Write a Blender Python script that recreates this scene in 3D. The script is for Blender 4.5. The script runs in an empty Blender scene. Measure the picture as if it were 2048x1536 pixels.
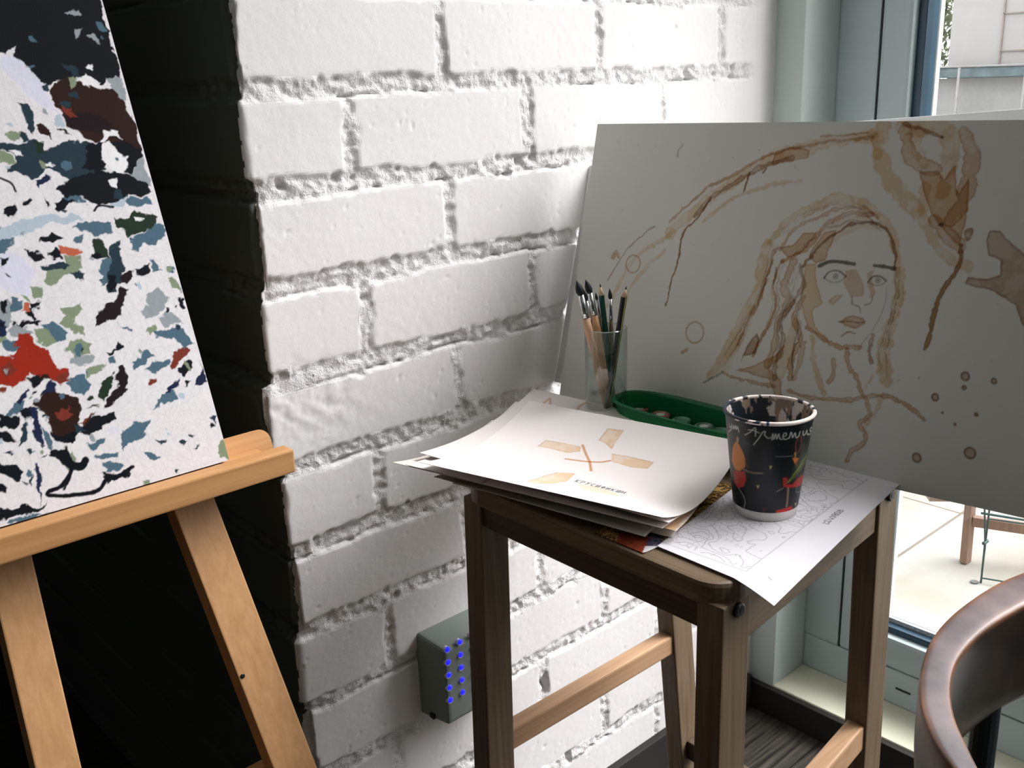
import bpy, bmesh, math, random
import numpy as np
from mathutils import Vector, Matrix
S = bpy.context.scene
COL = S.collection
random.seed(7)

# ------------------------------------------------------------------ camera
FL = 15.0
F_PX = 2003.9
CAM = np.array([-.48768, -.92650, 1.13661])
YAW, PITCH, ROLL = .731937, .295985, .0351881
def cam_axes():
    f = np.array([math.sin(YAW)*math.cos(PITCH), math.cos(YAW)*math.cos(PITCH), -math.sin(PITCH)])
    r = np.array([math.cos(YAW), -math.sin(YAW), 0.])
    d = np.cross(f, r)
    c, s = math.cos(ROLL), math.sin(ROLL)
    return c*r+s*d, -s*r+c*d, f
AR, AD, AF = cam_axes()
cd = bpy.data.cameras.new('camera'); co = bpy.data.objects.new('camera', cd); COL.objects.link(co)
cd.sensor_width = 36; cd.lens = 36*F_PX/2048; cd.clip_start = .02; cd.clip_end = 200
m = Matrix.Identity(4)
for i in range(3):
    m[i][0], m[i][1], m[i][2], m[i][3] = AR[i], -AD[i], -AF[i], CAM[i]
co.matrix_world = m
S.camera = co
# ------------------------------------------------------------------ light and exposure
W = bpy.data.worlds.new('world'); S.world = W; W.use_nodes = True
bg = W.node_tree.nodes['Background']; wn = W.node_tree.nodes; wl = W.node_tree.links
# overcast sky with a broad bright area where the sun stands behind the cloud
SKY_BASE, SKY_GLOW, SUN_DIR = 3.0, 29.0, Vector((.74, -.43, 1.08)).normalized()
wt = wn.new('ShaderNodeTexCoord'); wd = wn.new('ShaderNodeVectorMath'); wd.operation = 'DOT_PRODUCT'; wd.inputs[1].default_value = SUN_DIR
wl.new(wt.outputs['Generated'], wd.inputs[0])
wm1 = wn.new('ShaderNodeMath'); wm1.operation = 'MAXIMUM'; wm1.inputs[1].default_value = 0; wl.new(wd.outputs['Value'], wm1.inputs[0])
wm2 = wn.new('ShaderNodeMath'); wm2.operation = 'POWER'; wm2.inputs[1].default_value = 14; wl.new(wm1.outputs[0], wm2.inputs[0])
wm3 = wn.new('ShaderNodeMath'); wm3.operation = 'MULTIPLY_ADD'; wm3.inputs[1].default_value = SKY_GLOW; wm3.inputs[2].default_value = SKY_BASE; wl.new(wm2.outputs[0], wm3.inputs[0])
wl.new(wm3.outputs[0], bg.inputs[1]); bg.inputs[0].default_value = (1, .97, .985, 1)
S.view_settings.view_transform = 'Standard'; S.view_settings.look = 'None'
S.view_settings.exposure = 0.08; S.view_settings.gamma = 1
S.view_settings.use_curve_mapping = False
def area(name, loc, rot, sx, sy, power, color=(1, 1, 1), portal=False):
    l = bpy.data.lights.new(name, 'AREA'); l.shape = 'RECTANGLE'; l.size = sx; l.size_y = sy
    l.energy = power; l.color = color
    if portal: l.cycles.is_portal = True
    o = bpy.data.objects.new(name, l); COL.objects.link(o); o.location = loc; o.rotation_euler = rot
    return o
area('window_portal', (1.12, -1.72, 1.62), (0, math.radians(90), 0), 3.1, 3.35, 1, portal=True)
area('overhead_fill', (-1.5, -1.7, 3.25), (0, 0, 0), 1.2, 1.2, 3, (1, .95, .88))  # unseen lamp added for soft fill from above

# ------------------------------------------------------------------ pixel <-> point helpers
def ray(u, v): return (u-1024)/F_PX*AR+(v-768)/F_PX*AD+AF
def hit(u, v, ax, val):
    d = ray(u, v); return CAM+d*((val-CAM[ax])/d[ax])
def hitp(u, v, P, n):
    d = ray(u, v); return CAM+d*(np.dot(P-CAM, n)/np.dot(d, n))
# ------------------------------------------------------------------ numpy noise
def vn(x, y, sc, seed=0):
    rs = np.random.RandomState(seed); T = rs.rand(256, 256)
    x = np.asarray(x)/sc+37.3; y = np.asarray(y)/sc+91.7
    xi = np.floor(x).astype(int); yi = np.floor(y).astype(int); fx = x-xi; fy = y-yi
    fx = fx*fx*(3-2*fx); fy = fy*fy*(3-2*fy)
    a = T[xi % 256, yi % 256]; b = T[(xi+1) % 256, yi % 256]; c = T[xi % 256, (yi+1) % 256]; d = T[(xi+1) % 256, (yi+1) % 256]
    return (a*(1-fx)+b*fx)*(1-fy)+(c*(1-fx)+d*fx)*fy
def fbm(x, y, sc, seed=0, n=3):
    r = 0; a = .5; t = 0
    for i in range(n):
        r = r+a*vn(x, y, sc/2**i, seed+i*17); t += a; a *= .5
    return r/t-.5
def sstep(x, a, b):
    t = np.clip((x-a)/(b-a), 0, 1); return t*t*(3-2*t)
def lin(c):
    return tuple(((k/255)/12.92 if k/255 <= .04045 else ((k/255+.055)/1.055)**2.4) for k in c[:3])

# ------------------------------------------------------------------ materials
MATS = {}
def nmat(name, rough=.6, spec=.3):
    m = bpy.data.materials.new(name); m.use_nodes = True
    b = m.node_tree.nodes['Principled BSDF']; b.inputs['Roughness'].default_value = rough
    b.inputs['Specular IOR Level'].default_value = spec
    return m, m.node_tree, b
def mat(name, c, rough=.6, spec=.3, metal=0, var=.12, scale=30, bump=.0, emit=None):
    if name in MATS: return MATS[name]
    m, t, b = nmat(name, rough, spec); N = t.nodes; L = t.links
    tc = N.new('ShaderNodeTexCoord'); nz = N.new('ShaderNodeTexNoise'); nz.inputs['Scale'].default_value = scale; nz.inputs['Detail'].default_value = 4
    L.new(tc.outputs['Object'], nz.inputs['Vector'])
    r = N.new('ShaderNodeValToRGB'); L.new(nz.outputs['Fac'], r.inputs[0])
    r.color_ramp.elements[0].position = .3; r.color_ramp.elements[1].position = .7
    r.color_ramp.elements[0].color = tuple(x*(1-var) for x in c)+(1,); r.color_ramp.elements[1].color = tuple(min(1, x*(1+var)) for x in c)+(1,)
    L.new(r.outputs[0], b.inputs['Base Color']); b.inputs['Metallic'].default_value = metal
    if bump:
        bp = N.new('ShaderNodeBump'); bp.inputs['Strength'].default_value = bump; bp.inputs['Distance'].default_value = .002
        L.new(nz.outputs['Fac'], bp.inputs['Height']); L.new(bp.outputs[0], b.inputs['Normal'])
    if emit:
        b.inputs['Emission Color'].default_value = emit[:3]+(1,); b.inputs['Emission Strength'].default_value = emit[3]
    MATS[name] = m; return m
def wood(name, c1, c2, axis=2, rough=.55, spec=.3, scale=1., knots=.5):
    if name in MATS: return MATS[name]
    m, t, b = nmat(name, rough, spec); N = t.nodes; L = t.links
    tc = N.new('ShaderNodeTexCoord'); mp = N.new('ShaderNodeMapping')
    s = [160*scale]*3; s[axis] = 5*scale
    mp.inputs['Scale'].default_value = s
    L.new(tc.outputs['Object'], mp.inputs['Vector'])
    nz = N.new('ShaderNodeTexNoise'); nz.inputs['Scale'].default_value = 1.; nz.inputs['Detail'].default_value = 5; nz.inputs['Distortion'].default_value = .6
    L.new(mp.outputs[0], nz.inputs['Vector'])
    n2 = N.new('ShaderNodeTexNoise'); n2.inputs['Scale'].default_value = 9; n2.inputs['Detail'].default_value = 3
    L.new(tc.outputs['Object'], n2.inputs['Vector'])
    mx = N.new('ShaderNodeMath'); mx.operation = 'MULTIPLY_ADD'; mx.inputs[1].default_value = knots; L.new(n2.outputs['Fac'], mx.inputs[0])
    L.new(nz.outputs['Fac'], mx.inputs[2])
    r = N.new('ShaderNodeValToRGB'); L.new(mx.outputs[0], r.inputs[0])
    r.color_ramp.elements[0].position = .5; r.color_ramp.elements[1].position = .95
    r.color_ramp.elements[0].color = tuple(c1)+(1,); r.color_ramp.elements[1].color = tuple(c2)+(1,)
    L.new(r.outputs[0], b.inputs['Base Color'])
    bp = N.new('ShaderNodeBump'); bp.inputs['Strength'].default_value = .15; bp.inputs['Distance'].default_value = .001
    L.new(nz.outputs['Fac'], bp.inputs['Height']); L.new(bp.outputs[0], b.inputs['Normal'])
    MATS[name] = m; return m
def attr_mat(name, rough=.6, spec=.3, bump=.0, bscale=900):
    if name in MATS: return MATS[name]
    m, t, b = nmat(name, rough, spec); N = t.nodes; L = t.links
    a = N.new('ShaderNodeAttribute'); a.attribute_name = 'Col'; L.new(a.outputs['Color'], b.inputs['Base Color'])
    if bump:
        tc = N.new('ShaderNodeTexCoord'); nz = N.new('ShaderNodeTexNoise'); nz.inputs['Scale'].default_value = bscale
        L.new(tc.outputs['Object'], nz.inputs['Vector'])
        bp = N.new('ShaderNodeBump'); bp.inputs['Strength'].default_value = bump; bp.inputs['Distance'].default_value = .001
        L.new(nz.outputs['Fac'], bp.inputs['Height']); L.new(bp.outputs[0], b.inputs['Normal'])
    MATS[name] = m; return m

def thin_glass(name, tint, f0):
    m, t, b = nmat(name); N = t.nodes; L = t.links; N.remove(b)
    tr = N.new('ShaderNodeBsdfTransparent'); tr.inputs[0].default_value = tint+(1,); gl = N.new('ShaderNodeBsdfGlossy'); gl.inputs['Roughness'].default_value = .02
    lw = N.new('ShaderNodeLayerWeight'); lw.inputs[0].default_value = .5; p = N.new('ShaderNodeMath'); p.operation = 'POWER'; p.inputs[1].default_value = 5; L.new(lw.outputs['Facing'], p.inputs[0])
    q = N.new('ShaderNodeMath'); q.operation = 'MULTIPLY_ADD'; q.inputs[1].default_value = 1-f0; q.inputs[2].default_value = f0; L.new(p.outputs[0], q.inputs[0])
    mx = N.new('ShaderNodeMixShader'); L.new(q.outputs[0], mx.inputs[0]); L.new(tr.outputs[0], mx.inputs[1]); L.new(gl.outputs[0], mx.inputs[2]); L.new(mx.outputs[0], N['Material Output'].inputs[0])
    MATS[name] = m; return m

def paper_mat():
    m = attr_mat('art_paper', .7, .2, .04); t = m.node_tree; N = t.nodes; L = t.links
    if N.get('Translucent BSDF'): return m
    b = N['Principled BSDF']; tl = N.new('ShaderNodeBsdfTranslucent'); mx = N.new('ShaderNodeMixShader'); mx.inputs[0].default_value = .12
    L.new(b.inputs['Base Color'].links[0].from_socket, tl.inputs[0]); L.new(b.outputs[0], mx.inputs[1]); L.new(tl.outputs[0], mx.inputs[2]); L.new(mx.outputs[0], N['Material Output'].inputs[0])
    return m

# ------------------------------------------------------------------ object helpers
def link(name, me, mt, parent=None, smooth=False):
    o = bpy.data.objects.new(name, me); COL.objects.link(o)
    if mt: me.materials.append(mt)
    if smooth:
        me.polygons.foreach_set('use_smooth', [True]*len(me.polygons))
    if parent is not None:
        o.parent = parent
        o.matrix_parent_inverse = parent.matrix_world.inverted() if False else Matrix.Translation(-Vector(parent.location)) if parent.rotation_euler == parent.rotation_euler and parent.type == 'EMPTY' else Matrix.Identity(4)
    return o
def from_bm(name, bm, mt, parent=None, smooth=False):
    bmesh.ops.recalc_face_normals(bm, faces=bm.faces[:])
    me = bpy.data.meshes.new(name); bm.to_mesh(me); bm.free()
    return link(name, me, mt, parent, smooth)
def tag(o, label=None, cat=None, group=None, kind=None):
    if label: o['label'] = label
    if cat: o['category'] = cat
    if group: o['group'] = group
    if kind: o['kind'] = kind
    return o
def empty(name, loc, label, cat, group=None):
    o = bpy.data.objects.new(name, None); COL.objects.link(o); o.location = loc; o.empty_display_size = .05
    return tag(o, label, cat, group)
def struct(o): o['kind'] = 'structure'; return o
def bbox(bm, lo, hi, bev=0., seg=2, rot=None):
    r = bmesh.ops.create_cube(bm, size=1)
    vs = r['verts']
    for v in vs:
        v.co = Vector([lo[i]+(v.co[i]+.5)*(hi[i]-lo[i]) for i in range(3)])
    if bev:
        es = list({e for v in vs for e in v.link_edges})
        bmesh.ops.bevel(bm, geom=es, offset=bev, segments=seg, affect='EDGES', profile=.6)
def box(name, lo, hi, mt, parent=None, bev=0., seg=2):
    bm = bmesh.new(); bbox(bm, lo, hi, bev, seg); return from_bm(name, bm, mt, parent)
def hexa(bm, P, bev=0, seg=2):
    """P: 8 points, bottom 4 ccw then top 4"""
    vs = [bm.verts.new(p) for p in P]
    fs = [(0, 3, 2, 1), (4, 5, 6, 7), (0, 1, 5, 4), (1, 2, 6, 5), (2, 3, 7, 6), (3, 0, 4, 7)]
    for f in fs: bm.faces.new([vs[i] for i in f])
    if bev:
        es = list({e for v in vs for e in v.link_edges})
        bmesh.ops.bevel(bm, geom=es, offset=bev, segments=seg, affect='EDGES', profile=.6)
def beam(bm, a, b, side, w, t, bev=.0015):
    """bar from a to b; side = width direction, thickness = perpendicular; centred"""
    a = np.array(a, float); b = np.array(b, float); d = b-a; d /= np.linalg.norm(d)
    s = np.array(side, float); s -= d*np.dot(s, d); s /= np.linalg.norm(s); n = np.cross(d, s)
    P = []
    for c in (a, b):
        for (i, j) in ((-1, -1), (1, -1), (1, 1), (-1, 1)):
            P.append(Vector(c+s*i*w/2+n*j*t/2))
    hexa(bm, P, bev)
def tube(bm, pts, rad, n=12, cap=True):
    pts = [np.array(p, float) for p in pts]
    if not hasattr(rad, '__len__'): rad = [rad]*len(pts)
    rings = []; ref = None
    for i, p in enumerate(pts):
        d = pts[min(i+1, len(pts)-1)]-pts[max(i-1, 0)]; d /= np.linalg.norm(d)
        if ref is None: ref = np.cross(d, [0, 0, 1.]) if abs(d[2]) < .9 else np.cross(d, [1., 0, 0])
        s = ref-d*np.dot(ref, d); s /= np.linalg.norm(s); ref = s; q = np.cross(d, s)
        rings.append([bm.verts.new(Vector(p+rad[i]*(math.cos(a)*s+math.sin(a)*q))) for a in [2*math.pi*k/n for k in range(n)]])
    for r0, r1 in zip(rings, rings[1:]):
        for k in range(n): bm.faces.new((r0[k], r0[(k+1) % n], r1[(k+1) % n], r1[k]))
    if cap:
        bm.faces.new(rings[0][::-1]); bm.faces.new(rings[-1])
def lathe(bm, c, prof, n=48):
    """prof: list of (r,z)"""
    rings = []
    for r, z in prof:
        rings.append([bm.verts.new((c[0]+r*math.cos(2*math.pi*k/n), c[1]+r*math.sin(2*math.pi*k/n), c[2]+z)) for k in range(n)] if r > 1e-6 else [bm.verts.new((c[0], c[1], c[2]+z))])
    for a, b in zip(rings, rings[1:]):
        for k in range(n):
            k2 = (k+1) % n
            if len(a) == 1 and len(b) == 1: continue
            if len(a) == 1: bm.faces.new((a[0], b[k2], b[k]))
            elif len(b) == 1: bm.faces.new((a[k], a[k2], b[0]))
            else: bm.faces.new((a[k], a[k2], b[k2], b[k]))
def grid_mesh(name, P, col=None, closed_u=False):
    """P: (nv,nu,3) -> mesh"""
    nv, nu = P.shape[:2]
    me = bpy.data.meshes.new(name)
    me.vertices.add(nv*nu); me.vertices.foreach_set('co', P.reshape(-1).astype(np.float32))
    mu = nu if closed_u else nu-1
    i, j = np.meshgrid(np.arange(nv-1), np.arange(mu), indexing='ij')
    j2 = (j+1) % nu
    q = np.stack([i*nu+j, i*nu+j2, (i+1)*nu+j2, (i+1)*nu+j], -1).reshape(-1)
    nf = (nv-1)*mu
    me.loops.add(nf*4); me.loops.foreach_set('vertex_index', q.astype(np.int32))
    me.polygons.add(nf); me.polygons.foreach_set('loop_start', np.arange(0, nf*4, 4, dtype=np.int32))
    try: me.polygons.foreach_set('loop_total', np.full(nf, 4, np.int32))
    except Exception: pass
    me.polygons.foreach_set('use_smooth', np.ones(nf, bool))
    me.update(); me.validate()
    if col is not None:
        a = me.color_attributes.new('Col', 'FLOAT_COLOR', 'POINT')
        c = np.ones((nv*nu, 4), np.float32); c[:, :3] = col.reshape(-1, 3)
        a.data.foreach_set('color', c.reshape(-1))
    return me

# ------------------------------------------------------------------ paint engine (writes into vertex colours)
class Art:
    def __init__(s, u0, u1, v0, v1, res, base, seed=1):
        s.us = np.arange(u0, u1+res/2, res); s.vs = np.arange(v0, v1+res/2, res); s.res = res
        s.U, s.V = np.meshgrid(s.us, s.vs); s.C = np.empty(s.U.shape+(3,)); s.C[:] = lin(base)
        s.n1 = fbm(s.U, s.V, .010, seed)+.5*fbm(s.U, s.V, .003, seed+5); s.n2 = fbm(s.U, s.V, .010, seed+9)+.5*fbm(s.U, s.V, .003, seed+11)
        s.n3 = fbm(s.U, s.V, .02, seed+20)
        s.f = None
    def box(s, pts, pad):
        p = np.array(pts); a = np.searchsorted(s.us, p[:, 0].min()-pad); b = np.searchsorted(s.us, p[:, 0].max()+pad)
        c = np.searchsorted(s.vs, p[:, 1].min()-pad); d = np.searchsorted(s.vs, p[:, 1].max()+pad)
        return slice(max(c, 0), d), slice(max(a, 0), b)
    def put(s, sl, al, col, mul=False):
        al = al[..., None]; c = np.array(lin(col)) if not mul else np.array(col)
        t = s.C[sl]
        s.C[sl] = t*(1-al)+((t*c) if mul else c)*al
    def smooth(s, pts, n=8):
        p = np.array(pts, float)
        if len(p) < 3: return p
        q = np.vstack([2*p[0]-p[1], p, 2*p[-1]-p[-2]]); out = []
        for i in range(1, len(q)-2):
            for t in np.linspace(0, 1, n, endpoint=False):
                out.append(.5*((2*q[i])+(-q[i-1]+q[i+1])*t+(2*q[i-1]-5*q[i]+4*q[i+1]-q[i+2])*t*t+(-q[i-1]+3*q[i]-3*q[i+1]+q[i+2])*t**3))
        out.append(q[-2]); return np.array(out)
    def stroke(s, pts, w, col, a=1., warp=0., edge=0., mul=False, sm=True, taper=False, soft=None, dry=0., wn=0.):
        RN = np.random.RandomState(int(abs(pts[0][0]*7+pts[0][1]*3)*10) % 9999).uniform(-1, 1, 60)
        P = np.array([s.f(*p) if s.f else p for p in pts]); P = s.smooth(P) if sm else P
        sl = s.box(P, w+abs(warp)*2+s.res*3)
        U = s.U[sl]; V = s.V[sl]
        if U.size == 0: return
        if warp: U = U+warp*s.n1[sl]*2; V = V+warp*s.n2[sl]*2
        D = np.full(U.shape, 1e9); n = len(P)
        for i in range(n-1):
            p, q = P[i], P[i+1]; d = q-p; L = d@d+1e-15
            t = np.clip(((U-p[0])*d[0]+(V-p[1])*d[1])/L, 0, 1)
            ww = w/2
            if wn: ww = w/2*(1+wn*np.interp((i+t)*.9, np.arange(60), RN[:60]))
            if taper:
                f = (i+t)/(n-1); ww = w/2*(.15+.85*np.sin(np.pi*np.clip(f, 0, 1))**.6)
            D = np.minimum(D, np.hypot(U-p[0]-t*d[0], V-p[1]-t*d[1])-ww)
        so = soft if soft else s.res*.8
        al = 1-sstep(D, -so, so)
        if dry: al = al*(1-dry*sstep(s.n1[sl]+s.n3[sl], -.15, .25))
        s.put(sl, a*al, col, mul)
        if edge: s.put(sl, edge*np.exp(-((D+s.res*1.2)/(s.res*1.1))**2), [c**1.9 for c in col] if mul else col, mul)
    def poly(s, pts, col, a=1., warp=.0, edge=0., mul=False, soft=None, dry=0.):
        P = np.array([s.f(*p) if s.f else p for p in pts])
        sl = s.box(P, abs(warp)*2+s.res*4); U = s.U[sl]; V = s.V[sl]
        if U.size == 0: return
        if warp: U = U+warp*s.n1[sl]*2; V = V+warp*s.n2[sl]*2
        ins = np.zeros(U.shape, bool); D = np.full(U.shape, 1e9)
        for i in range(len(P)):
            p, q = P[i], P[(i+1) % len(P)]
            if p[1] != q[1]:
                ins ^= ((p[1] > V) != (q[1] > V)) & (U < (q[0]-p[0])*(V-p[1])/(q[1]-p[1])+p[0])
            d = q-p; L = d@d+1e-15; t = np.clip(((U-p[0])*d[0]+(V-p[1])*d[1])/L, 0, 1)
            D = np.minimum(D, np.hypot(U-p[0]-t*d[0], V-p[1]-t*d[1]))
        D = np.where(ins, -D, D); so = soft if soft else s.res*.8
        al = 1-sstep(D, -so, so)
        if dry: al = al*(1-dry*sstep(s.n1[sl]+s.n3[sl], -.15, .25))
        s.put(sl, a*al, col, mul)
        if edge: s.put(sl, edge*np.exp(-((D+s.res*1.2)/(s.res*1.1))**2), [c**1.9 for c in col] if mul else col, mul)
    def ring(s, c, r, w, col, **k):
        s.stroke([(c[0]+r*math.cos(t), c[1]+r*math.sin(t)) for t in np.linspace(0, 2*math.pi, 25)], w, col, sm=False, **k)

def contour(art, sc_, seed, k, w, dark, mask=None, col=None):
    n = fbm(art.U, art.V, sc_, seed, 3)*k; gy, gx = np.gradient(n, art.res); g = np.hypot(gx, gy)+1e-6
    d = np.abs(((n % 1)-.5))/g; al = (1-sstep(d, w*.3, w*.8))*np.clip(g*w*0+1, 0, 1)
    if mask is not None: al = al*mask
    al = al[..., None]*(1-dark); art.C = art.C*(1-al)+(np.array(lin(col)) if col else 0)*al
# letters as strokes in a unit box (x right, y down)
GL = {'К': [[(0, 0), (0, 1)], [(.7, 0), (0, .5), (.7, 1)]], 'Р': [[(0, 1), (0, 0), (.6, .05), (.65, .4), (0, .55)]],
 'У': [[(0, 0), (.35, .5)], [(.7, 0), (.1, 1)]], 'С': [[(.65, .1), (.2, .05), (0, .5), (.2, .95), (.65, .9)]], 'И': [[(0, 0), (0, 1), (.65, 0), (.65, 1)]],
 'Ф': [[(.35, 0), (.35, 1)], [(.35, .2), (0, .3), (0, .65), (.35, .75), (.7, .65), (.7, .3), (.35, .2)]],
 'Ш': [[(0, 0), (0, 1), (.4, 1), (.4, 0)], [(.4, 1), (.8, 1), (.8, 0)]], 'Н': [[(0, 0), (0, 1)], [(0, .5), (.65, .5)], [(.65, 0), (.65, 1)]],
 'R': [[(0, 1), (0, 0), (.55, .05), (.6, .4), (0, .5), (.6, 1)]], 'S': [[(.6, .1), (.3, 0), (0, .2), (.3, .5), (.6, .75), (.3, 1), (0, .9)]],
 'B': [[(0, 0), (0, 1), (.5, .95), (.6, .7), (.4, .5), (0, .5), (.4, .48), (.5, .2), (.35, 0), (0, 0)]],
 '0': [[(.3, 0), (0, .3), (0, .7), (.3, 1), (.6, .7), (.6, .3), (.3, 0)]], '1': [[(.1, .2), (.35, 0), (.35, 1)]],
 '2': [[(0, .2), (.3, 0), (.6, .25), (0, 1), (.65, 1)]], '7': [[(0, 0), (.6, 0), (.2, 1)]]}

# ================================================================== ROOM SHELL
white = mat('white_paint', (.80, .79, .77), .7, .2, var=.03, scale=8)
cream = mat('cream_frame_paint', (.42, .50, .51), .45, .4, var=.03, scale=6)
sillm = mat('sill_paint', (.60, .60, .47), .5, .3, var=.04, scale=10)
darkw = mat('unlit_alcove_wall', (.018, .022, .019), .9, .1, scale=4)  # near-black: the alcove's darkness is put into the wall colour
roomw = mat('room_plaster', (.27, .32, .315), .85, .2, var=.05, scale=3)
ceil = mat('ceiling_paint', (.72, .8, .8), .9, .1, var=.02, scale=3)
XW = .915; XF = 1.011

darkg = mat('dark_olive_return', (.10, .115, .095), .85, .2, var=.1, scale=6)
def brick_wall():
    fine = .0022
    s = np.concatenate([np.linspace(-1.6, -.09, 30)[:-1], np.arange(-.09, .93, fine), ])
    s = s[s <= .915]; s = np.append(s, .915)
    z = np.concatenate([np.arange(0, 1.45, fine), np.linspace(1.45, 3.3, 380)])
    Sg, Z = np.meshgrid(s, z)
    sw = Sg+.004*fbm(Sg, Z, .05, 3)*2; zw = Z+.0035*fbm(Sg, Z, .07, 8)*2+.0015*fbm(Sg, Z, .012, 12)*2
    c = np.floor((1.235-zw)/.1).astype(int)+1          # course number, 1 = between line 0 and line 1
    off = np.where(c % 2 == 1, .257, .127)
    a = np.abs(((sw-off+.13) % .26)-.13)                # distance to perpend joint
    bid = np.floor((sw-off)/.26).astype(int)
    zz = (1.235-zw)/.1; b = np.abs(zz-np.round(zz))*.1  # distance to bed joint
    rg = np.random.RandomState(5); H = rg.rand(64, 64)
    hb = .0100+.0045*fbm(Sg, Z, .09, 31)*2; hp = .0075+.004*fbm(Sg, Z, .05, 41)*2
    hp = hp*(1+0*a)
    chip = .006*np.clip(fbm(Sg, Z, .016, 51)*3-.30, 0, 2)-.0015*fbm(Sg, Z, .006, 52, 2)*2
    a = np.where(Sg < -.01, np.maximum(a, .0), a)
    da = a-hp-chip; db = b-hb-chip
    d = -np.log(np.exp(-np.clip(da, -.03, .03)/.0018)+np.exp(-np.clip(db, -.03, .03)/.0018))*.0018
    face = sstep(d, -.0034, .0026)
    tone = H[c % 64, bid % 64]
    brickh = (tone-.5)*.0016+.0003*fbm(Sg, Z, .06, 61)*2+.00018*fbm(Sg, Z, .009, 62, 2)*2
    pock = fbm(Sg, Z, .006, 77, 2); brickh -= .0022*np.clip(pock-.33, 0, 1)*6
    ledge = fbm(Sg, Z, .12, 71)
    mort = -.0030+.0018*ledge*2+.0020*fbm(Sg, Z, .018, 72)*2+.0030*fbm(Sg, Z, .0075, 73, 2)*2
    holes = fbm(Sg, Z, .022, 81, 2); mort -= .012*np.clip(holes-.27, 0, .4)*5
    # thin dark crack under each upper brick
    up = (np.round(zz)-zz)*.1
    crack = np.exp(-((up+hb-.0015)/.0016)**2)*sstep(fbm(Sg, Z, .05, 91), -.02, .12)
    mort -= .006*crack
    h = mort*(1-face)+brickh*face
    # smeared mortar areas at the left edge of course 3-4
    sm = np.exp(-(((Sg-.04)/.07)**2+((Z-.80)/.05)**2)); h = h*(1-.75*sm)+(.0015*fbm(Sg, Z, .012, 95)*2-.001)*sm
    # plastered reveal next to the window
    k = sstep(Sg, .84, .875); h = h*(1-k)+(.0015*sstep(Sg, .86, .90)-.001+.0006*fbm(Sg, Z, .05, 97))*k
    # corner
    co_ = np.array([0, 0, .0, .004, .001, -.010, .003, .002, -.002, .002, .0, .002, .001, 0, 0, 0, 0])
    xo = co_[np.clip(c, 0, 16)]*np.exp(-np.clip(Sg, 0, None)/.05)*np.where(Sg < 0, 1, 1)
    xo = np.where(Sg < 0, co_[np.clip(c, 0, 16)], xo)
    r = .007+.006*np.clip(fbm(Sg*0, Z, .03, 99)*2, -.4, 1)
    th = np.clip((Sg+r)/(2*r), 0, 1)*math.pi/2          # 0 -> return face normal (-1,0); pi/2 -> front (0,-1)
    nx = -np.cos(th); ny = -np.sin(th)
    X = np.where(Sg > r, Sg, np.where(Sg < -r, 0, r*(1-np.cos(th))*1.0))
    Y = np.where(Sg > r, 0, np.where(Sg < -r, -Sg, r*(1-np.sin(th))))
    X = X+nx*h+xo; Y = Y+ny*h
    # deeper notches where bed joints reach the corner
    notch = np.exp(-(Sg/.012)**2)*(1-face)*.006*(.5+fbm(Sg, Z, .05, 15)); X = X+notch; Y = Y+notch*.7
    me = grid_mesh('wall_back', np.stack([X, Y, Z], -1)[:, ::1])
    me.attributes.new('mortar', 'FLOAT', 'POINT').data.foreach_set('value', ((1-face)*(1-k)).reshape(-1).astype(np.float32))
    m, t, bs = nmat('whitewashed_brick', .7, .2); N = t.nodes; L = t.links
    tc = N.new('ShaderNodeTexCoord'); n1 = N.new('ShaderNodeTexNoise'); n1.inputs['Scale'].default_value = 380; n1.inputs['Detail'].default_value = 5
    L.new(tc.outputs['Object'], n1.inputs['Vector'])
    n2 = N.new('ShaderNodeTexNoise'); n2.inputs['Scale'].default_value = 12; L.new(tc.outputs['Object'], n2.inputs['Vector'])
    rr = N.new('ShaderNodeValToRGB'); rr.color_ramp.elements[0].color = (.77, .74, .735, 1); rr.color_ramp.elements[1].color = (.83, .81, .80, 1)
    L.new(n2.outputs['Fac'], rr.inputs[0]); L.new(rr.outputs[0], bs.inputs['Base Color'])
    bp = N.new('ShaderNodeBump'); bp.inputs['Strength'].default_value = .18; bp.inputs['Distance'].default_value = .0006
    am = N.new('ShaderNodeAttribute'); am.attribute_name = 'mortar'; n3 = N.new('ShaderNodeTexNoise'); n3.inputs['Scale'].default_value = 240; n3.inputs['Detail'].default_value = 4; n3.inputs['Roughness'].default_value = .7; L.new(tc.outputs['Object'], n3.inputs['Vector'])
    ml = N.new('ShaderNodeMath'); ml.operation = 'MULTIPLY'; L.new(am.outputs['Fac'], ml.inputs[0]); L.new(n3.outputs['Fac'], ml.inputs[1])
    b2 = N.new('ShaderNodeBump'); b2.inputs['Strength'].default_value = .8; b2.inputs['Distance'].default_value = .004; L.new(ml.outputs[0], b2.inputs['Height']); L.new(b2.outputs[0], bp.inputs['Normal'])
    L.new(n1.outputs['Fac'], bp.inputs['Height']); L.new(bp.outputs[0], bs.inputs['Normal'])
    w = struct(link('wall_back', me, m))
    w.data.materials.append(darkg)  # return face takes this darker olive material
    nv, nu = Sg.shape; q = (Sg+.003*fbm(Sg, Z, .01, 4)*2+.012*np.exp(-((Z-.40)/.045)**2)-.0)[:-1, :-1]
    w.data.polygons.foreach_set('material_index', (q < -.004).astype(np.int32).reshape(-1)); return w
brick_wall()
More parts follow.
